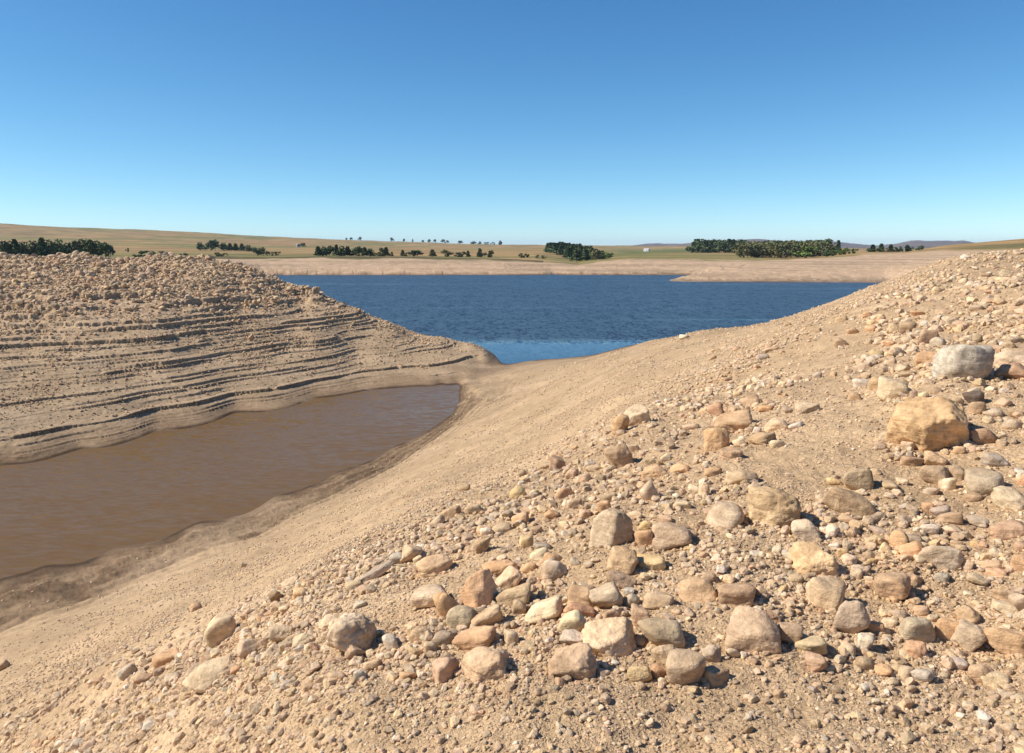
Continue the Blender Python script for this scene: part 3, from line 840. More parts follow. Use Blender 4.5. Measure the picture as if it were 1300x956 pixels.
# landmark stones: px, py (centre), width, height, tilt, tint, angularity, depth ratio, label, how others refer to it
LAND = [
 (1175, 546, 98, 74, 0, 'o', .75, .9, 'largest boulder of the slope, tan with a cracked angular face', 'the largest boulder'),
 (1222, 464, 67, 48, 0, 'M', .12, .8, 'big round boulder mottled pale grey and cream, above the largest boulder', 'the mottled pale round boulder'),
 (1287, 456, 52, 22, 3, 'c', .5, .6, 'cream white slab at the right edge beside the mottled round boulder', 'the cream slab at the right edge'),
 (1282, 473, 48, 22, -4, 'b', .6, .6, 'brown blocky rock lying under the cream slab at the right edge', 'the brown block at the right edge'),
 (1133, 498, 38, 28, 0, 'c', .3, .8, 'two toned rounded rock, cream on top and brown below, up left of the largest boulder', 'the two toned rounded rock'),
 (1236, 507, 26, 17, 8, 'd', .5, .8, 'blackish angular stone between the mottled round boulder and the largest boulder', 'the blackish stone'),
 (1088, 611, 36, 30, 0, 'n', .3, .8, 'buff rock with a pale tip behind the dark curved rock', 'the buff rock with a pale tip'),
 (1079, 640, 64, 32, -20, 'b', .15, .6, 'dark brown smooth curved rock on bare sand below left of the largest boulder', 'the dark curved rock'),
 (982, 647, 68, 50, 0, 't', .45, .8, 'large pitted tan rock right of the grey rounded rock', 'the large pitted tan rock'),
 (919, 658, 48, 33, 0, 'g', .1, .8, 'grey smooth rounded rock leaning left of the large pitted tan rock', 'the grey smooth rounded rock'),
 (1033, 714, 72, 38, -4, 'y', .55, .7, 'bright orange yellow wedge shaped slab in the middle of the right slope', 'the orange wedge slab'),
 (776, 674, 54, 50, 0, 'g', .8, .8, 'grey brown angular block with a sharp dark shadow', 'the grey brown angular block'),
 (807, 536, 37, 26, 10, 'c', .7, .8, 'pale blocky rock standing alone highest up on the sandy slope', 'the pale block high on the slope'),
 (787, 583, 35, 31, 15, 'b', .8, .8, 'brown pointed angular rock below the pale block high on the slope', 'the brown pointed rock'),
 (932, 539, 47, 27, 0, 't', .5, .8, 'tan blocky rock at the head of the upper cluster', 'the tan block of the upper cluster'),
 (773, 812, 76, 48, -10, 'c', .6, .7, 'big pale cracked boulder with grey front near the bottom middle', 'the big pale cracked boulder'),
 (726, 843, 62, 44, 0, 'p', .4, .8, 'pinkish brown rounded boulder just in front of the big pale cracked boulder', 'the pinkish brown boulder'),
 (616, 849, 64, 40, 10, 'p', .5, .8, 'smooth pinkish boulder with a black shaded side and long shadow', 'the boulder with the black shaded side'),
 (447, 812, 66, 52, -5, 'c', .35, .85, 'big pale boulder alone on gravel with a deep shadow', 'the big pale boulder on gravel'),
 (954, 806, 68, 52, 0, 'n', .3, .8, 'large buff boulder with a vertical groove', 'the grooved buff boulder'),
 (838, 807, 56, 38, 0, 'g', .2, .8, 'broad greyish rounded boulder right of the big pale cracked boulder', 'the broad greyish boulder'),
 (870, 853, 48, 44, 0, 'n', .15, .9, 'upright egg shaped beige boulder at the bottom', 'the egg shaped boulder'),
 (1048, 759, 48, 40, 0, 'c', .25, .8, 'pale cream rounded boulder below the orange wedge slab', 'the pale cream rounded boulder'),
 (1131, 747, 42, 35, 0, 'n', .55, .8, 'lumpy brown rock with a dark underside right of the pale cream boulder', 'the lumpy brown rock'),
 (1192, 707, 52, 32, 8, 'g', .35, .7, 'grey brown rock with a dark recess in the right slope', 'the grey brown recessed rock'),
 (1281, 675, 50, 21, 8, 'b', .4, .6, 'long brown rock low at the right edge', 'the long brown rock'),
 (1250, 617, 47, 31, 0, 'g', .1, .8, 'large pale grey smooth rounded rock below right of the largest boulder', 'the pale grey smooth rock'),
 (1165, 801, 42, 34, 0, 'g', .1, .85, 'round grey boulder beside an orange banded one', 'the round grey boulder'),
 (1201, 800, 29, 28, 0, 'o', .1, .85, 'round orange banded rock touching the round grey boulder', 'the round orange banded rock'),
 (1279, 815, 48, 38, 10, 't', .6, .8, 'flat faced tan boulder at the lower right edge', 'the flat faced tan boulder'),
 (1081, 790, 40, 44, 0, 'g', .5, .7, 'upright greyish block with a black shadow on its right', 'the upright greyish block'),
 (606, 756, 50, 42, 30, 'o', .8, .85, 'orange angular block with a dark rough side', 'the orange angular block'),
 (546, 761, 48, 30, 5, 'c', .2, .8, 'pale flat rounded rock half sunk in gravel left of the orange angular block', 'the pale half sunk rock'),
 (477, 731, 58, 13, 32, 'e', .5, .3, 'long narrow grey rock shaped like a bone', 'the long narrow grey rock'),
 (266, 861, 60, 32, 3, 'c', .2, .8, 'rounded pale boulder with a dark end at the bottom left', 'the rounded boulder at bottom left'),
 (282, 803, 38, 34, 15, 'c', .3, .8, 'domed cream rock above the rounded boulder at bottom left', 'the domed cream rock'),
 (739, 757, 38, 29, 0, 't', .3, .8, 'box shaped tan rock with rounded edges', 'the box shaped tan rock'),
 (882, 752, 50, 28, 14, 't', .6, .7, 'tan orange rock with a dark overhung underside', 'the overhung tan rock'),
 (1252, 555, 36, 22, 0, 'b', .5, .8, 'lumpy brown rock to the right of the largest boulder', 'the brown rock right of the largest boulder'),
 (318, 429, 7, 9, 0, 'b', .4, .8, 'small dark upright stone standing alone on the terraced far bank', None),
]
# further stones traced from the photograph: px, py, width, height, tilt, tint, angularity; the lone blackish one is a slab's shadow put into colour
MORE = """1094 488 21 13 5 w .3|1110 489 17 18 0 t .3|1086 506 18 12 -10 b .5|1241 519 18 16 0 p .2|1177 457 30 18 8 o .6|1178 427 28 20 0 b .5|1190 432 19 13 5 e .2
1157 587 27 14 -5 b .3|1186 585 26 16 -20 t .8|1263 586 34 18 0 e .2|1186 606 34 26 5 n .2|1214 603 18 18 0 n .3|1204 616 17 17 0 c .1|1182 625 19 12 0 g .2|1281 636 42 25 -20 c .6
1285 540 25 14 0 g .2|1294 601 15 10 0 w .3|1233 634 24 8 5 b .5|1297 612 14 14 0 o .2|1058 612 18 10 0 y .5|1022 675 34 26 5 g .15|1055 676 20 17 15 w .5|1113 674 19 11 10 e .1
1059 694 14 8 5 w .2|1043 645 7 6 0 b .3|767 646 18 16 10 o .8|824 627 22 22 35 c .2|790 716 38 30 -10 t .6|853 684 50 32 0 g .4|818 684 24 23 0 t .3|820 669 16 13 -30 y .3
865 642 23 13 20 c .4|880 622 17 12 10 c .2|893 623 16 18 0 p .4|830 601 34 15 12 o .6|774 633 20 13 10 b .6|827 716 36 13 3 y .4|705 726 36 24 10 g .35|788 738 40 20 -8 n .5
634 723 46 22 17 o .5|646 737 38 22 38 c .5|654 757 50 27 18 t .5|690 777 52 27 20 c .25|771 761 38 32 20 g .7|726 792 36 28 10 c .2|735 775 40 17 -15 o .5|728 813 36 22 5 w .4
814 784 26 26 0 p .3|802 763 20 18 0 g .3|775 782 26 20 15 n .5|844 833 32 24 10 t .6|650 810 22 18 0 c .4|659 772 20 18 -20 n .4|568 771 30 32 25 o .3|586 787 38 26 10 g .4
617 787 48 22 27 t .5|604 815 58 28 17 o .5|552 721 46 26 17 p .4|450 746 22 12 15 c .7|505 714 20 14 20 e .6|523 708 26 20 -20 p .5|533 806 26 18 -8 t .4|563 811 25 18 15 g .15
566 852 34 28 0 t .5|450 831 20 16 -35 b .6|496 818 22 20 0 w .4|473 843 26 16 10 t .5|429 859 24 14 0 n .5|518 857 22 15 10 o .5|546 823 16 14 0 c .5|418 794 27 15 12 c .4
457 769 18 9 12 w .4|527 829 16 11 -20 y .5|457 858 16 12 0 w .3|319 825 32 22 -30 g .5|358 806 28 22 15 c .8|384 816 30 14 25 c .5|323 788 19 12 15 n .4|362 779 15 9 10 c .4
383 761 22 15 -10 y .7|381 774 12 9 0 g .2|213 838 34 12 8 o .4|162 853 22 14 25 e .3|221 862 22 14 0 g .3|183 864 24 10 0 b .3|394 789 15 11 0 p .4|313 808 12 11 0 w .2|319 843 14 12 0 b .6
300 852 16 10 0 o .5|248 769 15 10 -15 n .4|369 744 24 11 35 c .5|310 721 8 7 0 c .3|350 763 16 18 0 b .7|5 844 16 13 0 n .5|935 756 46 29 5 n .2|900 734 18 12 0 b .3|1000 806 36 27 0 n .4
909 861 34 22 -12 b .5|902 830 26 24 -15 g .6|931 830 18 14 0 c .1|1027 823 42 16 12 c .3|1036 843 30 22 15 n .5|835 763 38 20 0 n .3|966 753 15 15 0 p .2|977 784 27 13 -8 o .6
836 853 21 17 -10 o .4|812 856 30 22 10 y .3|994 748 14 10 0 y .4|1227 781 29 22 -8 b .7|1229 811 35 36 -20 g .6|1240 738 25 17 -10 g .4|1277 757 34 18 -5 t .5|1276 773 33 14 -8 c .5|1294 768 22 24 20 g .5
1157 702 29 20 20 o .4|1295 695 16 13 0 b .4|1295 716 22 22 0 o .3|1206 658 31 17 14 n .15|1194 651 23 14 20 e .15|1141 687 24 23 10 o .6|1158 686 20 12 -10 g .5|1177 646 16 14 0 o .4
1208 675 25 10 0 c .5|1180 673 24 12 5 w .4|1258 718 28 13 10 t .4|1265 728 23 10 5 o .5|1194 733 18 12 0 e .2|1228 718 12 14 -10 p .5|1160 826 27 20 -5 o .6|1150 854 18 16 0 c .1
1171 858 26 18 15 e .3|1119 850 26 13 5 o .15|1098 843 23 17 0 n .1|1075 825 21 14 0 c .15|1099 817 20 20 0 w .4|1111 798 20 16 0 o .5|1129 791 19 12 10 c .4|1244 855 32 24 25 b .2
1264 861 36 20 0 c .3|1215 843 24 12 -10 e .3|1139 779 22 10 0 g .3|1169 776 20 11 0 p .4|909 562 34 30 10 t .4|908 528 20 16 10 b .5|952 516 24 15 8 n .6|983 542 32 16 12 c .3
966 560 33 14 10 b .6|939 564 18 12 15 c .5|972 523 20 9 8 o .4|1025 523 31 17 15 g .8|999 525 14 9 0 g .2|986 565 18 11 0 c .1|928 577 28 14 -5 n .6|877 546 22 10 5 p .5
940 608 42 22 0 n .4|937 520 8 8 0 w .3|961 548 11 9 0 w .4|1010 543 18 5 22 w .3|1068 434 18 12 -10 n .6|1068 440 8 6 0 w .1|1112 448 17 13 0 y .7|1128 434 15 8 5 o .5|1152 417 20 16 0 b .5
969 523 16 8 5 b .3|1038 474 11 8 20 e .4|1142 447 16 8 30 d .8|657 631 20 17 20 y .6|615 695 26 18 30 b .8|681 674 16 10 10 b .6|637 674 25 10 15 n .2|603 651 20 12 10 n .3|554 670 24 13 25 c .3
668 692 18 16 0 y .5|661 661 22 16 10 o .6|589 625 17 10 10 b .4|574 658 26 16 25 t .5|617 677 16 10 0 w .4|688 695 23 11 -10 e .5|685 706 25 14 15 c .4|701 711 24 14 -10 o .4|671 721 22 14 -10 o .6
691 597 20 9 10 n .5|708 596 26 18 -20 b .6|706 584 18 9 0 o .5|787 546 20 26 -20 o .4|844 640 14 9 0 w .2|797 604 13 7 0 c .2|845 582 15 10 0 c .3|863 597 26 10 10 o .4|741 612 20 12 30 n .5
726 605 17 12 -10 t .5|753 598 20 9 15 p .5|716 628 24 14 25 o .5|731 641 20 14 30 n .5|742 655 16 12 0 p .6|700 655 20 12 10 o .6|660 605 16 8 20 n .4|905 600 22 10 0 o .5|1002 603 12 5 0 w .4
1145 612 16 8 0 c .5|1128 618 22 8 -5 n .5|1110 600 16 8 10 n .3|1218 572 15 9 0 o .4|1232 570 15 9 0 p .4|1271 563 13 9 0 n .5|1152 568 16 12 0 p .4|1124 555 17 12 0 g .2|1118 567 14 10 0 g .2
1260 525 22 11 0 g .2|1273 511 20 11 0 p .3|1206 521 20 12 0 g .2|1189 497 14 9 0 b .4|1215 512 15 10 0 n .3|1289 527 18 10 0 p .2|1260 441 26 12 0 p .4|1290 430 22 8 0 g .3|1232 441 14 8 0 w .3
1083 421 16 8 10 n .5|1105 418 14 8 0 o .4|1130 460 16 8 5 n .5|1152 476 18 9 5 b .4|1093 457 14 8 0 p .4|1200 396 18 7 0 b .4|1238 392 16 7 0 g .5|1165 398 16 7 5 o .4|1258 372 14 6 0 t .4|1100 402 14 7 10 o .5
1226 327 13 6 0 w .4|1250 350 13 6 0 b .5|1182 350 12 5 0 g .5|1288 392 16 7 0 n .4|1068 407 15 7 15 n .5|1036 421 12 6 10 n .5|999 411 10 5 0 b .4|910 441 14 6 10 t .5|935 443 10 5 0 p .4
978 446 22 7 25 n .6|968 453 16 8 0 e .4|975 470 14 7 10 n .5|980 478 12 8 0 b .4|1012 478 14 7 0 n .4|905 453 9 6 0 b .6|868 428 12 6 0 w .4|800 620 17 9 0 n .4|806 655 18 10 15 c .3|845 660 18 10 0 p .4
1010 735 18 10 0 n .4|1078 712 18 12 0 c .4|1087 729 15 15 -20 c .3|1098 724 14 11 0 g .4|1107 741 16 9 0 p .5|1107 713 14 8 0 y .3|1062 742 22 10 -15 n .5|1070 702 16 12 0 y .3|1076 660 20 10 5 n .3|1214 690 15 8 0 c .4
1239 690 14 7 0 y .3|1240 665 26 8 0 g .2|1262 655 18 8 0 g .3|960 775 14 10 0 g .3|880 790 14 10 0 o .3|983 865 22 14 0 c .3|1000 858 20 12 10 y .4|950 850 16 12 0 y .5|1060 858 22 14 0 o .3|1190 865 20 10 0 n .3
690 862 26 12 15 y .4|662 866 22 10 0 c .3|770 862 18 14 0 n .4|790 858 26 16 0 o .4|590 868 40 14 5 o .4|500 870 26 14 0 t .5|390 868 26 14 5 c .4|340 872 26 14 0 t .4|145 872 24 14 0 c .4"""

def parse_more():
    out = []
    for ln in MORE.split('\n'):
        for e in ln.split('|'):
            a = e.split()
            out.append((float(a[0]), float(a[1]), float(a[2]), float(a[3]), float(a[4]), a[5], float(a[6])))
    return out

# cut planes of the stones whose facets can be read in the photograph (x right, y away, z up, distance)
SHAPES = {
 0: [(-.22, -.5, .84, .62), (-.62, -.72, -.42, .70), (.30, -.86, -.36, .66), (-1, .1, .25, .88), (1, 0, .12, .82), (.55, -.3, .8, .78), (0, 1, .2, .8), (0, 0, -1, .9), (-.6, .4, .7, .85), (.1, .5, .9, .72)],
 10: [(-.15, -.45, .9, .45), (.2, -.9, .15, .7), (-1, -.5, .3, .9), (1, -.3, .3, 1.0), (0, 1, .3, .8), (0, 0, -1, .8), (-.5, -.8, .1, .85), (.6, .5, .8, .6)],
 11: [(-.5, -.75, .35, .62), (.6, -.7, .2, .72), (-.15, -.1, 1, .78), (-1, .2, .1, .85), (1, .3, .1, .8), (.4, .3, .85, .72), (-.5, .5, .8, .7), (0, 1, 0, .85), (0, 0, -1, .8), (.5, -.6, -.5, .8)],
 31: [(-.75, -.5, .45, .55), (.25, -.7, .6, .72), (.95, -.2, -.1, .7), (-.2, .4, .9, .7), (-1, .2, -.2, .9), (0, 1, 0, .8), (0, 0, -1, .8), (.6, -.75, -.1, .75)],
 15: [(-.45, -.35, .85, .58), (.25, -.9, .2, .6), (.8, -.4, .5, .75), (-1, 0, .2, .9), (1, .2, 0, .9), (0, 1, .1, .8), (0, 0, -1, .8), (-.3, -.9, -.3, .75)],
 17: [(-.35, -.3, .9, .62), (-.9, -.4, .2, .8), (.97, -.2, .1, .74), (-.1, -.95, .1, .75), (0, 1, .1, .8), (0, 0, -1, .8), (.5, .3, .8, .78)],
}
SIZEW = [(44, 'big'), (28, 'medium'), (17, 'small'), (0, 'very small')]
def build_stones():
    recs = []
    for e in LAND:
        recs.append(dict(px=e[0], py=e[1], w=e[2], h=e[3], rot=e[4], tint=e[5], ang=e[6], dep=e[7], label=e[8], ref=e[9]))
    for e in parse_more():
        recs.append(dict(px=e[0], py=e[1], w=e[2], h=e[3], rot=e[4], tint=e[5], ang=e[6], dep=.8, label=None, ref=None))
    recs = recs[:298]
    g = np.random.default_rng(21)
    base = hit([r['px'] for r in recs], [r['py'] + 0.36 * r['h'] for r in recs])
    refs = [r for r in recs if r['ref']]
    used = {}
    foot = []
    for i, (r, b) in enumerate(zip(recs, base)):
        if np.isnan(b[0]): continue
        dist = math.hypot(b[0], b[1])
        depth = b[1] * CP - (b[2] - H) * SP
        s = depth / F
        w = r['w'] * s * 1.04
        dp = w * r['dep'] if abs(r['rot']) < 25 else w * r['dep'] * 0.75
        dp = max(dp, r['h'] * s * 0.6)
        delta = math.atan2(H - b[2], dist)
        hh = (r['h'] * s - dp * math.sin(delta) * 0.55) / math.cos(delta)
        hh = max(hh, 0.42 * min(w, dp)) * 1.34            # the lower part is sunk in the gravel
        lvl = 5 if r['w'] >= 60 else 4 if r['w'] >= 26 else 3
        pts, f = stone_shape(100 + i * 7, lvl, min(1.0, r['ang'] * 1.05), w, dp, hh, 0.055 if r['ang'] > .3 else 0.026, SHAPES.get(i))
        yaw = -math.atan2(b[0], b[1]) + g.uniform(-.2, .2)
        me = mesh_from('stone', pts, f, 3, True)
        nm = 'boulder' if r['w'] >= 44 else 'stone'
        mat = M_MARBLE if r['tint'] == 'M' else M_STONE
        o = link(nm, me, mat)
        tc = TINT.get(r['tint'], (.50, .44, .36))
        v = g.uniform(1.14, 1.32) * np.array((1.03, 1.0, 0.94))
        hsh = g.normal(0, 0.02, 3)
        o.color = tuple(np.clip(np.array(tc) * v * (1 + hsh), 0, 1)) + (1,)
        o.rotation_euler = (0, -math.radians(r['rot']), yaw)
        back = dp * 0.30
        ux, uy = b[0] / dist, b[1] / dist
        X, Y = b[0] + ux * back, b[1] + uy * back
        Z = float(ground_z(np.array([X]), np.array([Y]))[0])
        zz = min(Z, b[2] + 0.4 * dp) 
        o.location = (X, Y, max(b[2], zz * 0.5 + b[2] * 0.5) + hh * 0.25)
        foot.append((X, Y, 0.5 * max(w, dp)))
        lab = r['label']
        if lab is None:
            cand = sorted(refs, key=lambda q: math.hypot((q['px'] - r['px']) * 0.8, q['py'] - r['py']))[:4]
            sz = next(wd for lim, wd in SIZEW if r['w'] >= lim)
            shp = 'angular' if r['ang'] >= .6 else 'blocky' if r['ang'] >= .4 else 'rounded' if r['ang'] >= .15 else 'smooth'
            if r['w'] > 2.3 * r['h']: shp = 'flat'
            wordc = WORD[r['tint']]
            def rel(q):
                dx, dy = r['px'] - q['px'], r['py'] - q['py']
                gap = math.hypot(dx, dy) - 0.5 * (q['w'] + r['w'])
                nearw = 'just ' if gap < 22 else 'well ' if gap > 75 else ''
                if abs(dy) < 0.45 * abs(dx): p = 'right of' if dx > 0 else 'left of'
                elif abs(dx) < 0.45 * abs(dy): p = 'below' if dy > 0 else 'above'
                else: p = ('below' if dy > 0 else 'above') + (' right of' if dx > 0 else ' left of')
                return nearw + p + ' ' + q['ref']
            opts = [f"{sz} {wordc} {shp} stone {rel(cand[0])}", f"{sz} {wordc} {shp} stone {rel(cand[1])}"]
            opts += [f"{sz} {wordc} {shp} stone between {cand[0]['ref']} and {cand[1]['ref']}", f"{sz} {wordc} {shp} stone between {cand[0]['ref']} and {cand[2]['ref']}", f"{sz} {wordc} {shp} stone {rel(cand[2])}", f"{sz} {wordc} {shp} stone {rel(cand[3])}"]
            tilt = 'tilted' if abs(r['rot']) > 12 else 'level'
            opts += [f"{sz} {tilt} {wordc} {shp} stone {rel(cand[0])}", f"{sz} {tilt} {wordc} {shp} stone {rel(cand[1])}"]
            lab = next((q for q in opts if q not in used and len(q.split()) <= 16), None)
            if lab is None:
                for nth in ('second', 'third', 'fourth', 'fifth'):
                    lab = f"{nth} {opts[0]}"
                    if lab not in used: break
        used[lab] = 1
        tag(o, lab, 'boulder' if nm == 'boulder' else 'stone', 'stones on the dry shore')
    return np.array(foot)
FOOT = build_stones()

# ------------------------------------------------------------------ rubble and gravel: nobody could count these
def scatter(name, label, cat, X, Y, S, tints, ang_rng, seed, smooth=True, squash=(0.45, 0.8), sink=0.25, lvls=(1, 2, 3)):
    """one object made of many loose stones; S is each stone's width in metres"""
    g = np.random.default_rng(seed)
    Z = ground_z(X, Y)
    n = len(X)
    dist = np.hypot(X, Y)
    app = S / dist * F * 0.79                     # apparent width in the 1024 px picture
    V, Fc, C = [], [], []
    off = 0
    for lv, (a, b) in zip(lvls, ((0, 5.0), (5.0, 11), (11, 1e9))):
        idx = np.nonzero((app >= a) & (app < b))[0]
        if len(idx) == 0: continue
        protos = [stone_shape(seed * 31 + lv * 100 + k, lv, g.uniform(*ang_rng), 1, 1, 1, 0.03) for k in range(24)]
        which = g.integers(0, 24, len(idx))
        for k in range(24):
            ii = idx[which == k]
            if len(ii) == 0: continue
            pv, pf = protos[k]
            m = len(ii)
            sx = S[ii]; sy = sx * g.uniform(0.6, 1.0, m); sz = sx * g.uniform(*squash, m)
            yaw = g.uniform(0, 2 * np.pi, m); tx = g.normal(0, 0.25, m); ty = g.normal(0, 0.25, m)
            P_ = pv[None] * np.stack([sx, sy, sz], 1)[:, None]
            # small tilts, then yaw
            y2 = P_[..., 1] * np.cos(tx)[:, None] - P_[..., 2] * np.sin(tx)[:, None]
            z2 = P_[..., 1] * np.sin(tx)[:, None] + P_[..., 2] * np.cos(tx)[:, None]
            x3 = P_[..., 0] * np.cos(ty)[:, None] + z2 * np.sin(ty)[:, None]
            z3 = -P_[..., 0] * np.sin(ty)[:, None] + z2 * np.cos(ty)[:, None]
            x4 = x3 * np.cos(yaw)[:, None] - y2 * np.sin(yaw)[:, None]
            y4 = x3 * np.sin(yaw)[:, None] + y2 * np.cos(yaw)[:, None]
            z4 = z3 + (0.5 - sink) * sz[:, None]
            V.append(np.stack([x4 + X[ii][:, None], y4 + Y[ii][:, None], z4 + Z[ii][:, None]], -1).reshape(-1, 3))
            nf = np.arange(m)[:, None, None] * len(pv) + pf[None] + off
            Fc.append(nf.reshape(-1, 3))
            tc = tints[ii]
            C.append(np.repeat(tc, len(pv), axis=0))
            off += m * len(pv)
    me = mesh_from(name, np.vstack(V), np.vstack(Fc), 3, smooth)
    add_color(me, 'tint', np.vstack(C))
    o = link(name, me, M_RUBBLE)
    return tag(o, label, cat, kind='stuff')

def pick_tints(n, g, keys='tttttonnnnncccyypbgwt', dark=1.0):
    pal = np.array([TINT[k] for k in keys])
    t = pal[g.integers(0, len(pal), n)]
    t = t * 0.72 + np.array((0.47, 0.345, 0.215)) * 0.28
    t = t * g.uniform(0.76, 1.12, (n, 1)) * (1 + g.normal(0, 0.014, (n, 3))) * dark
    return np.clip(t, 0.02, 0.9)

def scatter_near():
    g = np.random.default_rng(77)
    # candidate spots: even in bearing and in log distance, so that density thins out with distance
    n = 760000
    th = g.uniform(-1.25, 1.15, n)
    r = np.exp(g.uniform(math.log(1.2), math.log(55), n))
    X, Y = np.sin(th) * r, np.cos(th) * r
    Z = smooth_z(X, Y)
    px, py = project(X, Y, Z)
    lm = left_mask(X, Y)
    st = inpoly_soft(px, py, STONY, 48)
    deep = inpoly_soft(px, py, STONY, 75)
    patch = sstep(-0.15, 0.32, fbm2(X * 0.45, Y * 0.45, 4, 71)) * 0.95 + 0.05
    band = sstep(-0.1, 0.5, fbm2(X * 0.16 + Y * .1, Y * 0.16, 3, 72))
    bare = inpoly_soft(px, py, [(960, 545), (1060, 470), (1110, 420), (1040, 410), (985, 470), (1120, 500), (1130, 570), (1060, 600), (1020, 640), (960, 610)], 14)
    bare = np.maximum(bare, inpoly_soft(px, py, [(480, 760), (600, 710), (640, 700), (560, 790), (500, 800), (420, 780)], 10) * 0.8)
    low = inpoly_soft(px, py, [(560, 800), (640, 640), (780, 560), (900, 600), (900, 700), (1300, 640), (1400, 960), (500, 960)], 30)
    dens = st * (0.14 + 0.95 * patch * (0.5 + band) + 0.15 * low) * (1 - 0.8 * bare)
    dens = dens * np.where((np.abs(th) > 0.72) | (r < 2.1), 0.45 * (r < 18), 1.0)         # thinner outside the view
    sandy = (1 - st) * (0.03 + 0.13 * sstep(0.5, 1.2, Z)) * patch * sstep(0.12, 0.2, Z)
    ok = (lm < 0.5) & (Z > 0.12) & (g.uniform(0, 1, n) < dens + sandy)
    X, Y, Z, px, py, st, r, bare, deep = [q[ok] for q in (X, Y, Z, px, py, st, r, bare, deep)]
    m = len(X)
    # apparent size in px (1300 scale): many small, few large; real size follows from distance
    a = 1.6 * (1 - g.uniform(0, 1, m)) ** (-1 / 1.72)
    a = np.minimum(a, 2.6 + 14 * sstep(0.45, 1.0, deep))
    a = np.where(bare > 0.4, np.minimum(a, 4.5), a)
    a = np.minimum(a, g.uniform(8, 17, m))
    S = a * r / F
    S = np.minimum(S, g.uniform(0.18, 0.34, m))
    # keep clear of the individually placed stones
    keep = np.ones(m, bool)
    for fx, fy, fr in FOOT:
        if fr < 0.03: continue
        dd = np.hypot(X - fx, Y - fy)
        keep &= ~((dd < fr * 0.75) & (S > 0.02))
    X, Y, S = X[keep], Y[keep], S[keep]
    # grit gathered around the foot of each larger stone
    rx, ry, rs = [], [], []
    for fx, fy, fr in FOOT:
        k = int(np.clip(fr * 260, 8, 46))
        a_ = g.uniform(0, 2 * np.pi, k); q = fr * g.uniform(0.85, 1.35, k)
        rx.append(fx + np.cos(a_) * q); ry.append(fy + np.sin(a_) * q * 0.85); rs.append(np.clip(fr * g.uniform(0.06, 0.28, k), 0.006, 0.06))
    X = np.concatenate([X] + rx); Y = np.concatenate([Y] + ry); S = np.concatenate([S] + rs)
    print('near rubble', len(X))
    scatter('rubble', 'loose tan and brown rubble strewn over the near slope among the boulders', 'rubble', X, Y, S, pick_tints(len(X), g, dark=1.3), (0.4, 1.0), 5, False)

def scatter_left():
    g = np.random.default_rng(99)
    n = 200000
    th = g.uniform(-0.93, -0.02, n)
    r = np.exp(g.uniform(math.log(36), math.log(125), n))
    X, Y = np.sin(th) * r, np.cos(th) * r
    Z = smooth_z(X, Y)
    lm = left_mask(X, Y)
    f = fbm2(X * 0.12, Y * 0.12, 3, 73)
    vvv = fbm2((X * .73 - Y * .68) * 0.8, (X * .68 + Y * .73) * 0.12, 3, 74)
    # rubble lies on the top; lower down it collects along some of the strand lines
    top = sstep(3.9, 5.8, Z + f * 0.9) * (0.22 + 0.5 * sstep(-.3, .4, vvv))
    top = np.maximum(top, sstep(1.2, 2.0, Z) * sstep(-22, -12, X) * 0.30 * (f > -0.35))
    ledge = 0
    for z0, k in zip(LEDGE_Z[1:-1], LEDGE_K[1:-1]):
        ledge = np.maximum(ledge, k * np.exp(-((Z - z0 + 0.02) / 0.05) ** 2))
    low = ledge * 0.55 * sstep(0.5, 0.8, Z) * (vvv > -0.25) + 0.05 * (Z > .8) + 0.25 * sstep(0.15, 0.5, f) * sstep(0.9, 1.4, Z)
    ok = (lm > 0.5) & (Z > 0.45) & (g.uniform(0, 1, n) < np.maximum(top, low))
    X, Y, Z, r = X[ok], Y[ok], Z[ok], r[ok]
    m = len(X)
    a = 1.5 * (1 - g.uniform(0, 1, m)) ** (-1 / 2.3)
    hi = sstep(3.5, 5.5, Z)
    a = np.minimum(a, g.uniform(2.5, 5, m) + hi * g.uniform(0, 4.5, m))
    S = a * r / F * (0.8 + 0.3 * hi)
    print('left rubble', m)
    scatter('bank_rubble', 'broken ochre rubble covering the top of the terraced bank beyond the pool', 'rubble', X, Y, S, pick_tints(m, g, 'tttynnntcybo', 1.22), (0.7, 1.0), 9, False, (0.45, 0.9), 0.15)

scatter_near()
scatter_left()


# ------------------------------------------------------------------ trees
def foliage_mat(name, a, b_):
    m, nt, b = new_mat(name)
    geo = N(nt, 'ShaderNodeNewGeometry')
    oi = N(nt, 'ShaderNodeObjectInfo')
    n = noise_node(nt, geo.outputs['Position'], 0.9, 3, 0.6)
    r = ramp(nt, n.outputs['Fac'], 0.32, 0.68, (*a, 1), (*b_, 1))
    v = ramp(nt, oi.outputs['Random'], 0, 1, (0.8, 0.85, 0.8, 1), (1.2, 1.12, 1.0, 1))
    c = mix(nt, 'MULTIPLY', 1.0, r.outputs[0], v.outputs[0])
    nt.links.new(c, b.inputs['Base Color'])
    b.inputs['Roughness'].default_value = 0.7
    b.inputs['Specular IOR Level'].default_value = 0.2
    return m
M_BARK, _nt, _b = new_mat('bark'); _b.inputs['Base Color'].default_value = (0.10, 0.075, 0.05, 1); _b.inputs['Roughness'].default_value = 0.95
_bn = noise_node(_nt, N(_nt, 'ShaderNodeNewGeometry').outputs['Position'], 3.0); _br = ramp(_nt, _bn.outputs['Fac'], .3, .7, (.07, .05, .035, 1), (.16, .12, .085, 1)); _nt.links.new(_br.outputs[0], _b.inputs['Base Color'])
M_DARKLEAF = foliage_mat('dark_needles', (0.048, 0.078, 0.032), (0.115, 0.15, 0.06))
M_OLIVE = foliage_mat('olive_leaves', (0.095, 0.108, 0.045), (0.19, 0.18, 0.085))
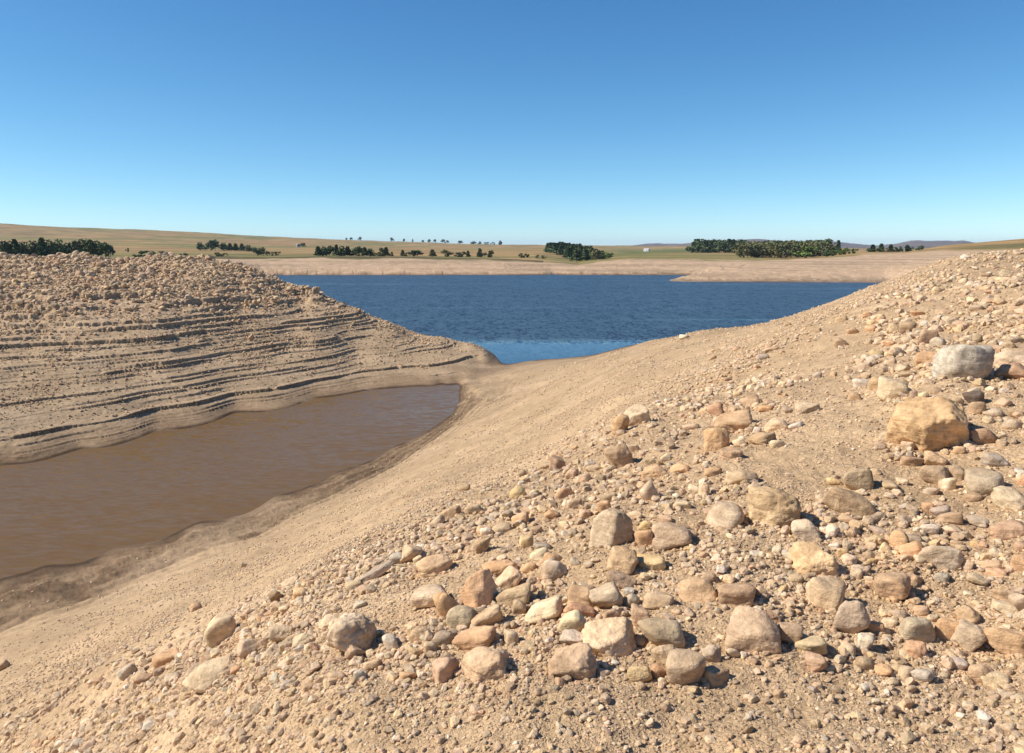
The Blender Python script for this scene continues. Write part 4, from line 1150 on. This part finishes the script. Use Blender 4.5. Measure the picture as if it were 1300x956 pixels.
M_GREEN = foliage_mat('fresh_leaves', (0.075, 0.12, 0.028), (0.17, 0.22, 0.055))

def crown_mesh(kind, seed, n, leaf):
    """leaf-sized faces spread through lobes; unit height 1, z from 0 to 1"""
    g = np.random.default_rng(seed)
    if kind == 'cone':
        z = g.uniform(0.10, 1.0, n) ** 0.9
        layer = 0.75 + 0.25 * np.cos(z * 38 + g.uniform(0, 6))
        rad = 0.30 * (1.02 - z) ** 0.8 * layer * np.sqrt(g.uniform(0.25, 1, n)) + 0.012
        a = g.uniform(0, 2 * np.pi, n)
        rad = rad * (1 + 0.22 * np.sin(a * 3 + z * 9))
        c = np.stack([rad * np.cos(a), rad * np.sin(a), z], 1)
    elif kind == 'column':
        z = g.uniform(0.05, 1.0, n)
        rad = 0.13 * np.sin(np.pi * np.clip(z * 0.93 + 0.06, 0, 1)) ** 0.5 * np.sqrt(g.uniform(0.2, 1, n))
        a = g.uniform(0, 2 * np.pi, n)
        c = np.stack([rad * np.cos(a), rad * np.sin(a), z], 1)
    else:
        k = 11 if kind == 'round' else 7
        w = 0.42 if kind == 'round' else 0.6
        cen = np.stack([g.uniform(-w, w, k) * 0.75, g.uniform(-w, w, k) * 0.75, g.uniform(0.22 if kind == 'round' else 0.15, 0.8, k)], 1)
        cen[0] = (0, 0, 0.8)
        rr = g.uniform(0.14, 0.26, k)
        i = g.integers(0, k, n)
        d = g.normal(size=(n, 3)); d /= np.linalg.norm(d, axis=1)[:, None]
        c = cen[i] + d * rr[i][:, None] * (g.uniform(0.45, 1.05, n) ** 0.6)[:, None]
        c[:, 2] = np.clip(c[:, 2], 0.03, 1.02)
    # each leaf clump is a folded pair of triangles
    u = g.normal(size=(n, 3)); u /= np.linalg.norm(u, axis=1)[:, None]
    t = g.normal(size=(n, 3)); t -= u * np.sum(u * t, 1)[:, None]; t /= np.linalg.norm(t, axis=1)[:, None]
    q = np.cross(u, t)
    s_ = leaf * g.uniform(0.6, 1.4, n)[:, None]
    v = np.stack([c + t * s_, c - t * s_ * 0.8 + q * s_ * 0.3, c + q * s_ + u * s_ * 0.3, c - q * s_ * 0.7 + t * s_ * 0.2], 1).reshape(-1, 3)
    b0 = np.arange(n)[:, None] * 4
    f = np.concatenate([b0 + np.array([[0, 1, 2]]), b0 + np.array([[0, 3, 1]])], 0)
    return mesh_from('crown', v, f, 3, False)

def trunk_mesh(seed, h, r0):
    g = random.Random(seed)
    bm = bmesh.new()
    def limb(p0, p1, ra, rb, seg=6):
        ax = (p1 - p0).normalized()
        t = ax.orthogonal().normalized(); q = ax.cross(t)
        rings = []
        for (p, r) in ((p0, ra), ((p0 + p1) / 2 + t * ra * 0.3, (ra + rb) / 2), (p1, rb)):
            rings.append([bm.verts.new(p + (t * math.cos(2 * math.pi * k / seg) + q * math.sin(2 * math.pi * k / seg)) * r) for k in range(seg)])
        for a, b in zip(rings[:-1], rings[1:]):
            for k in range(seg):
                bm.faces.new((a[k], a[(k + 1) % seg], b[(k + 1) % seg], b[k]))
    top = Vector((g.uniform(-.02, .02), g.uniform(-.02, .02), h))
    limb(Vector((0, 0, -0.04)), top, r0, r0 * 0.45)
    for k in range(5):
        z = h * g.uniform(0.45, 0.98); a = g.uniform(0, 6.28); l = 0.22 * (1.15 - z)
        limb(Vector((0, 0, z)), Vector((math.cos(a) * l, math.sin(a) * l, z + l * 0.7)), r0 * 0.4, r0 * 0.12, 5)
    me = bpy.data.meshes.new('trunk'); bm.to_mesh(me); bm.free()
    return me

KINDS = {}
def kind_mesh(kind, var, mat, n=560, leaf=0.066):
    key = (kind, var, mat.name)
    if key not in KINDS:
        c = crown_mesh(kind, hash((kind, var)) % 1 + {'cone': 10, 'column': 30, 'round': 50, 'bush': 70}[kind] + var, n, leaf)
        c.materials.append(mat)
        t = trunk_mesh(var + 5, {'cone': 0.92, 'column': 0.85, 'round': 0.7, 'bush': 0.45}[kind], {'cone': 0.018, 'column': 0.018, 'round': 0.028, 'bush': 0.02}[kind])
        t.materials.append(M_BARK)
        KINDS[key] = (c, t)
    return KINDS[key]

def plant_tree(name, px, d, hpx, wpx, kind, mat, label, cat='tree', group=None, var=0):
    sx, _ = ray(px, HOR)
    x, y = sx * d, d
    z = float(ground_z(np.array([x]), np.array([y]))[0])
    h = hpx * d / F
    root = bpy.data.objects.new(name, None); COL.objects.link(root)
    root.location = (x, y, z - 0.05 * h)
    root.rotation_euler = (0, 0, random.uniform(0, 6.28))
    basew = {'cone': 0.58, 'column': 0.27, 'round': 0.92, 'bush': 1.15}[kind]
    wr = (1.38 if d < 1500 else 1.0) * (wpx / hpx) / basew
    c, t = kind_mesh(kind, var, mat)
    oc = bpy.data.objects.new('crown', c); COL.objects.link(oc); oc.parent = root; oc.scale = (h * wr, h * wr, h * 1.05)
    ot = bpy.data.objects.new('trunk', t); COL.objects.link(ot); ot.parent = root; ot.scale = (h, h, h)
    tag(root, label, cat, group)
    return root

ORD = ['leftmost', 'second from the left', 'third from the left', 'fourth from the left', 'fifth from the left', 'sixth from the left', 'seventh from the left', 'eighth from the left',
       'ninth from the left', 'tenth from the left', 'eleventh from the left', 'twelfth from the left', 'thirteenth from the left', 'fourteenth from the left', 'fifteenth from the left', 'sixteenth from the left', 'seventeenth from the left', 'eighteenth from the left']
def tree_row(pts, d, where, group, name='tree'):
    for i, p in enumerate(pts):
        px, h, w, kind, mat = p[:5]
        dd = p[5] if len(p) > 5 else d
        col_ = {'dark_needles': 'dark', 'olive_leaves': 'olive', 'fresh_leaves': 'bright green'}[mat.name]
        shp = {'cone': 'pointed', 'column': 'slender', 'round': 'round', 'bush': 'bushy'}[kind]
        nm = {'cone': 'conifer_tree', 'column': 'poplar_tree', 'round': 'leafy_tree', 'bush': 'bush'}[kind]
        plant_tree(nm, px, dd + random.uniform(-4, 4), h, w, kind, mat, f"{col_} {shp} {'bush' if kind == 'bush' else 'tree'}, {ORD[i]} {where}", 'bush' if kind == 'bush' else 'tree', group, var=random.randrange(4))
D_, O_, G_ = M_DARKLEAF, M_OLIVE, M_GREEN
tree_row([(1, 20, 14, 'round', D_), (10, 21, 14, 'round', D_), (19, 22, 14, 'cone', D_), (29, 19, 13, 'round', D_), (41, 21, 16, 'round', O_), (53, 24, 14, 'cone', D_), (63, 21, 15, 'round', D_), (75, 22, 16, 'round', D_),
          (85, 18, 13, 'round', D_), (95, 21, 15, 'round', D_), (105, 22, 14, 'round', O_), (115, 22, 15, 'round', D_), (124, 20, 14, 'round', D_), (133, 18, 12, 'round', D_), (140, 15, 8, 'round', D_)],
         330, 'in the grove behind the rubble bank', 'trees behind the rubble bank')
tree_row([(162, 5, 4, 'bush', D_, 500), (170, 4, 7, 'bush', O_, 320), (185, 9, 17, 'bush', D_, 320), (205, 8, 17, 'bush', O_, 320), (234, 7, 9, 'bush', O_, 320)], 320, 'of the low bushes behind the rubble crest', 'low bushes behind the rubble crest')
tree_row([(254, 10, 9, 'round', D_), (263, 9, 9, 'round', D_), (273, 13, 12, 'round', D_), (284, 10, 9, 'round', D_), (292, 9, 8, 'cone', D_), (299, 9, 8, 'cone', G_), (307, 9, 8, 'cone', D_), (315, 8, 10, 'round', O_), (321, 5, 8, 'bush', D_)],
         640, 'of the dark row on the left grassland', 'dark row of trees on the left grassland')
tree_row([(277, 5, 8, 'bush', O_, 380), (285, 4, 6, 'bush', O_, 385), (327, 10, 9, 'round', D_), (334, 11, 9, 'round', O_), (350, 6, 9, 'bush', O_)], 420, 'of the shrubs left of the far shore trees', 'shrubs left of the far shore trees')
tree_row([(404, 12, 10, 'cone', D_), (411, 12, 10, 'round', D_), (418, 13, 10, 'round', D_), (427, 14, 8, 'cone', D_), (434, 13, 10, 'round', D_), (441, 12, 10, 'cone', D_), (449, 9, 13, 'bush', G_), (456, 12, 10, 'round', D_), (463, 11, 9, 'cone', D_), (470, 10, 8, 'round', D_),
          (484, 11, 14, 'bush', O_), (490, 11, 9, 'cone', O_), (497, 6, 5, 'bush', O_)], 400, 'of the trees on the far shore', 'trees on the far shore')
tree_row([(511, 8, 6, 'cone', O_), (519, 6, 9, 'bush', D_), (530, 8, 13, 'round', D_), (549, 9, 9, 'cone', O_), (565, 9, 13, 'bush', O_), (580, 6, 9, 'bush', O_), (588, 7, 8, 'bush', O_), (594, 8, 6, 'cone', O_), (609, 11, 8, 'cone', O_), (623, 9, 13, 'bush', D_), (662, 6, 7, 'bush', O_), (668, 5, 5, 'bush', D_), (682, 4, 4, 'bush', O_), (690, 4, 6, 'bush', O_)],
         398, 'of the scattered trees above the beach', 'scattered trees above the far beach')
tree_row([(440, 3, 3, 'round', D_), (446, 3.5, 4, 'round', D_), (457, 4.5, 5, 'round', D_), (498, 5, 5, 'round', D_), (513, 4, 4, 'round', D_), (524, 4, 2.5, 'cone', D_), (537, 3, 4, 'round', D_), (545, 4, 5, 'round', D_), (552, 4, 4, 'round', D_),
          (562, 4.5, 6, 'round', D_), (568, 3.5, 5, 'round', O_), (585, 4, 7, 'round', D_), (601, 4.5, 7, 'round', D_), (609, 4, 6, 'bush', O_), (618, 3.5, 7, 'bush', O_), (626, 3.5, 6, 'bush', O_), (635, 5.5, 6, 'round', D_)],
         2120, 'of the tiny trees on the left skyline', 'tiny trees on the left skyline')
tree_row([(777, 3, 6, 'bush', O_, 640), (384, 5, 6, 'round', D_, 985)], 640, 'of two lone trees in the grassland', 'lone trees in the grassland')
tree_row([(1050, 9, 10, 'bush', D_), (1057, 8, 11, 'bush', G_), (1066, 7.5, 12, 'bush', G_), (1074, 8.5, 10, 'bush', G_), (1083, 7, 10, 'bush', G_)], 385, 'of the bright bushes ending the right wood', 'bright bushes at the end of the right wood')
tree_row([(1053, 15, 6, 'cone', D_, 520), (1064, 15.5, 3.6, 'column', D_, 520), (1108, 9, 4, 'column', D_), (1103, 5, 5, 'bush', D_), (1119, 10, 4, 'column', D_), (1114, 5, 8, 'bush', D_), (1125, 5, 9, 'bush', O_), (1131, 9, 3.5, 'column', D_), (1137, 6, 8, 'bush', D_), (1143, 7, 5, 'round', D_), (1152, 8, 4, 'column', D_), (1158, 5, 6, 'bush', D_), (1166, 5, 5, 'bush', D_), (1170, 6, 5, 'round', D_)],
         430, 'of the dark trees before the blue hills', 'dark trees before the blue hills')
# bright leafy tree in front of the big wood
plant_tree('leafy_tree', 1022, 372, 15, 21, 'round', M_GREEN, 'bright green round tree at the front of the big wood on the right', 'tree', None, 2)

def wood(poly, n, hfun, kinds, label, group, seed, mind, where):
    g = np.random.default_rng(seed)
    P_ = np.array([p for p in plan(poly)])
    lo, hi = P_.min(0), P_.max(0)
    got = []
    for _ in range(n * 60):
        if len(got) >= n: break
        x, y = g.uniform(lo[0], hi[0]), g.uniform(lo[1], hi[1])
        if inpoly_soft(np.array([x]), np.array([y]), P_, 0.01)[0] < 0.5: continue
        px = CX + F / CP * x / y
        if all((px - a) ** 2 + ((y - b) * 0.08) ** 2 > mind ** 2 for a, b in got):
            got.append((px, y))
    front = {}                                   # trees along the near edge can be told apart by their order
    for k, (px, y) in enumerate(got):
        b_ = int(px // (mind * 1.7))
        if b_ not in front or got[front[b_]][1] > y: front[b_] = k
    order = {k: i for i, k in enumerate(sorted(front.values(), key=lambda q: got[q][0])[:18])}
    for k, (px, y) in enumerate(got):
        kind, mat = kinds(px, y, g)
        h = hfun(px, y) * g.uniform(0.88, 1.08)
        nm = 'conifer_tree' if kind == 'cone' else 'leafy_tree'
        lb = f"{ORD[order[k]]} along the near edge of {where}, {'pointed' if kind == 'cone' else 'rounded'}" if k in order else label
        plant_tree(nm, px, y, h, h * (0.75 if kind == 'cone' else 0.95), kind, mat, lb, 'tree', group, var=int(g.integers(0, 4)))
# triangular conifer wood running down to the beach
wood([(694, 700), (699, 640), (741, 384), (752, 378), (768, 388), (774, 430), (756, 560), (735, 680), (712, 760)], 60,
     lambda px, d: np.interp(px, [694, 700, 735, 750, 765, 775], [11, 12.5, 13.5, 13, 9, 6]) * (1.15 if d < 430 else 1.0),
     lambda px, d, g: ('cone', M_DARKLEAF) if g.uniform() < 0.6 or px < 745 else ('round', M_GREEN if px > 760 else M_OLIVE),
     'one of the dark close grown pines in the wood sloping down to the far beach', 'pines in the sloping wood', 3, 2.6, 'the sloping pine wood')
wood([(876, 690), (945, 640), (945, 720), (878, 770)], 26, lambda px, d: 15.5, lambda px, d, g: ('round', M_DARKLEAF) if g.uniform() < 0.6 else ('cone', M_DARKLEAF),
     'one of the dark trees in the straight fronted wood above the peninsula', 'dark trees in the straight fronted wood', 4, 3.2, 'the straight fronted wood')
wood([(942, 410), (985, 400), (1045, 395), (1052, 440), (1050, 620), (990, 620), (938, 500)], 62, lambda px, d: np.interp(d, [395, 440, 620], [17.5, 19, 14.5]) * np.interp(px, [940, 950, 1050], [.9, 1, 1]),
     lambda px, d, g: ('round', M_OLIVE if g.uniform() < 0.6 or d < 430 else M_DARKLEAF),
     'one of the olive and dark round trees crowded in the big wood on the right', 'round trees in the big wood', 6, 4.2, 'the big right wood')

# ------------------------------------------------------------------ two far buildings
def simple_mat(name, c, rough=0.8):
    m, nt, b = new_mat(name)
    n = noise_node(nt, N(nt, 'ShaderNodeNewGeometry').outputs['Position'], 1.5, 4)
    r = ramp(nt, n.outputs['Fac'], 0.3, 0.7, tuple(v * 0.88 for v in c) + (1,), tuple(min(1, v * 1.08) for v in c) + (1,))
    nt.links.new(r.outputs[0], b.inputs['Base Color']); b.inputs['Roughness'].default_value = rough
    return m
M_WALL = simple_mat('limewash', (0.78, 0.76, 0.70)); M_ROOF = simple_mat('pale_sheet_roof', (0.62, 0.60, 0.57)); M_DOOR = simple_mat('door_paint', (0.12, 0.10, 0.08)); M_PANE = simple_mat('window_glass', (0.04, 0.05, 0.06), 0.15)
def house(px, d, L_, W_, Hh, yaw, label, wallm, roofm):
    sx, _ = ray(px, HOR); x, y = sx * d, d
    z = float(ground_z(np.array([x]), np.array([y]))[0])
    root = bpy.data.objects.new('farm_house', None); COL.objects.link(root); root.location = (x, y, z); root.rotation_euler = (0, 0, yaw)
    tag(root, label, 'house')
    l, w, rh = L_ / 2, W_ / 2, Hh * 0.45
    v = [(-l, -w, -.5), (l, -w, -.5), (l, w, -.5), (-l, w, -.5), (-l, -w, Hh), (l, -w, Hh), (l, w, Hh), (-l, w, Hh), (-l, 0, Hh + rh), (l, 0, Hh + rh)]
    bm = bmesh.new(); vs = [bm.verts.new(q) for q in v]
    for f in ((0, 1, 5, 4), (2, 3, 7, 6), (1, 2, 6, 9, 5), (3, 0, 4, 8, 7)): bm.faces.new([vs[k] for k in f])
    me = bpy.data.meshes.new('wall'); bm.to_mesh(me); bm.free(); link('wall', me, wallm, root)
    def slab(name, c, s_, m, par, rx=0.0):
        bm = bmesh.new(); bmesh.ops.create_cube(bm, size=1.0)
        bmesh.ops.scale(bm, vec=s_, verts=bm.verts); bmesh.ops.rotate(bm, cent=(0, 0, 0), matrix=Matrix.Rotation(rx, 3, 'X'), verts=bm.verts); bmesh.ops.translate(bm, vec=c, verts=bm.verts)
        me = bpy.data.meshes.new(name); bm.to_mesh(me); bm.free(); return link(name, me, m, par)
    a = math.atan2(rh, w); sl = math.hypot(w, rh) + 0.4
    slab('roof', (0, -w / 2 - .1, Hh + rh / 2 + 0.02), (L_ + 0.6, sl, 0.12), roofm, root, a)
    slab('roof', (0, w / 2 + .1, Hh + rh / 2 + 0.02), (L_ + 0.6, sl, 0.12), roofm, root, -a)
    slab('door', (0.1 * L_, -w - 0.03, 1.0), (0.9, 0.06, 2.0), M_DOOR, root)
    for k in (-0.3, 0.34):
        wdw = slab('window', (k * L_, -w - 0.03, 1.5), (1.1, 0.06, 1.0), M_WALL, root)
        slab('pane', (k * L_, -w - 0.065, 1.5), (0.9, 0.02, 0.8), M_PANE, wdw)
house(821, 1180, 7.5, 5.0, 2.6, math.radians(-35), 'tiny white farmhouse alone in the green pasture beyond the lake', M_WALL, M_ROOF)
house(378.5, 990, 5.0, 4.0, 2.6, math.radians(-60), 'tiny pale hut beside a dark round tree on the left grassland', simple_mat('old_plaster', (0.5, 0.45, 0.38)), simple_mat('rusty_roof', (0.38, 0.32, 0.27)))

# ------------------------------------------------------------------ air
def haze():
    x0, x1, y0, y1, z0, z1 = -14500, 14500, -14500, 14500, -45, 140
    bm = bmesh.new(); bmesh.ops.create_cube(bm, size=1.0)
    bmesh.ops.scale(bm, vec=(x1 - x0, y1 - y0, z1 - z0), verts=bm.verts); bmesh.ops.translate(bm, vec=((x0 + x1) / 2, (y0 + y1) / 2, (z0 + z1) / 2), verts=bm.verts)
    me = bpy.data.meshes.new('haze'); bm.to_mesh(me); bm.free()
    m = bpy.data.materials.new('air'); m.use_nodes = True; nt = m.node_tree; nt.nodes.clear()
    vo = nt.nodes.new('ShaderNodeVolumePrincipled'); out = nt.nodes.new('ShaderNodeOutputMaterial')
    vo.inputs['Density'].default_value = 0.00006
    vo.inputs['Color'].default_value = (0.62, 0.78, 1.0, 1)
    nt.links.new(vo.outputs[0], out.inputs['Volume'])
    tag(link('haze', me, m), 'thin blue haze over the distant hills', 'haze', kind='stuff')
haze()
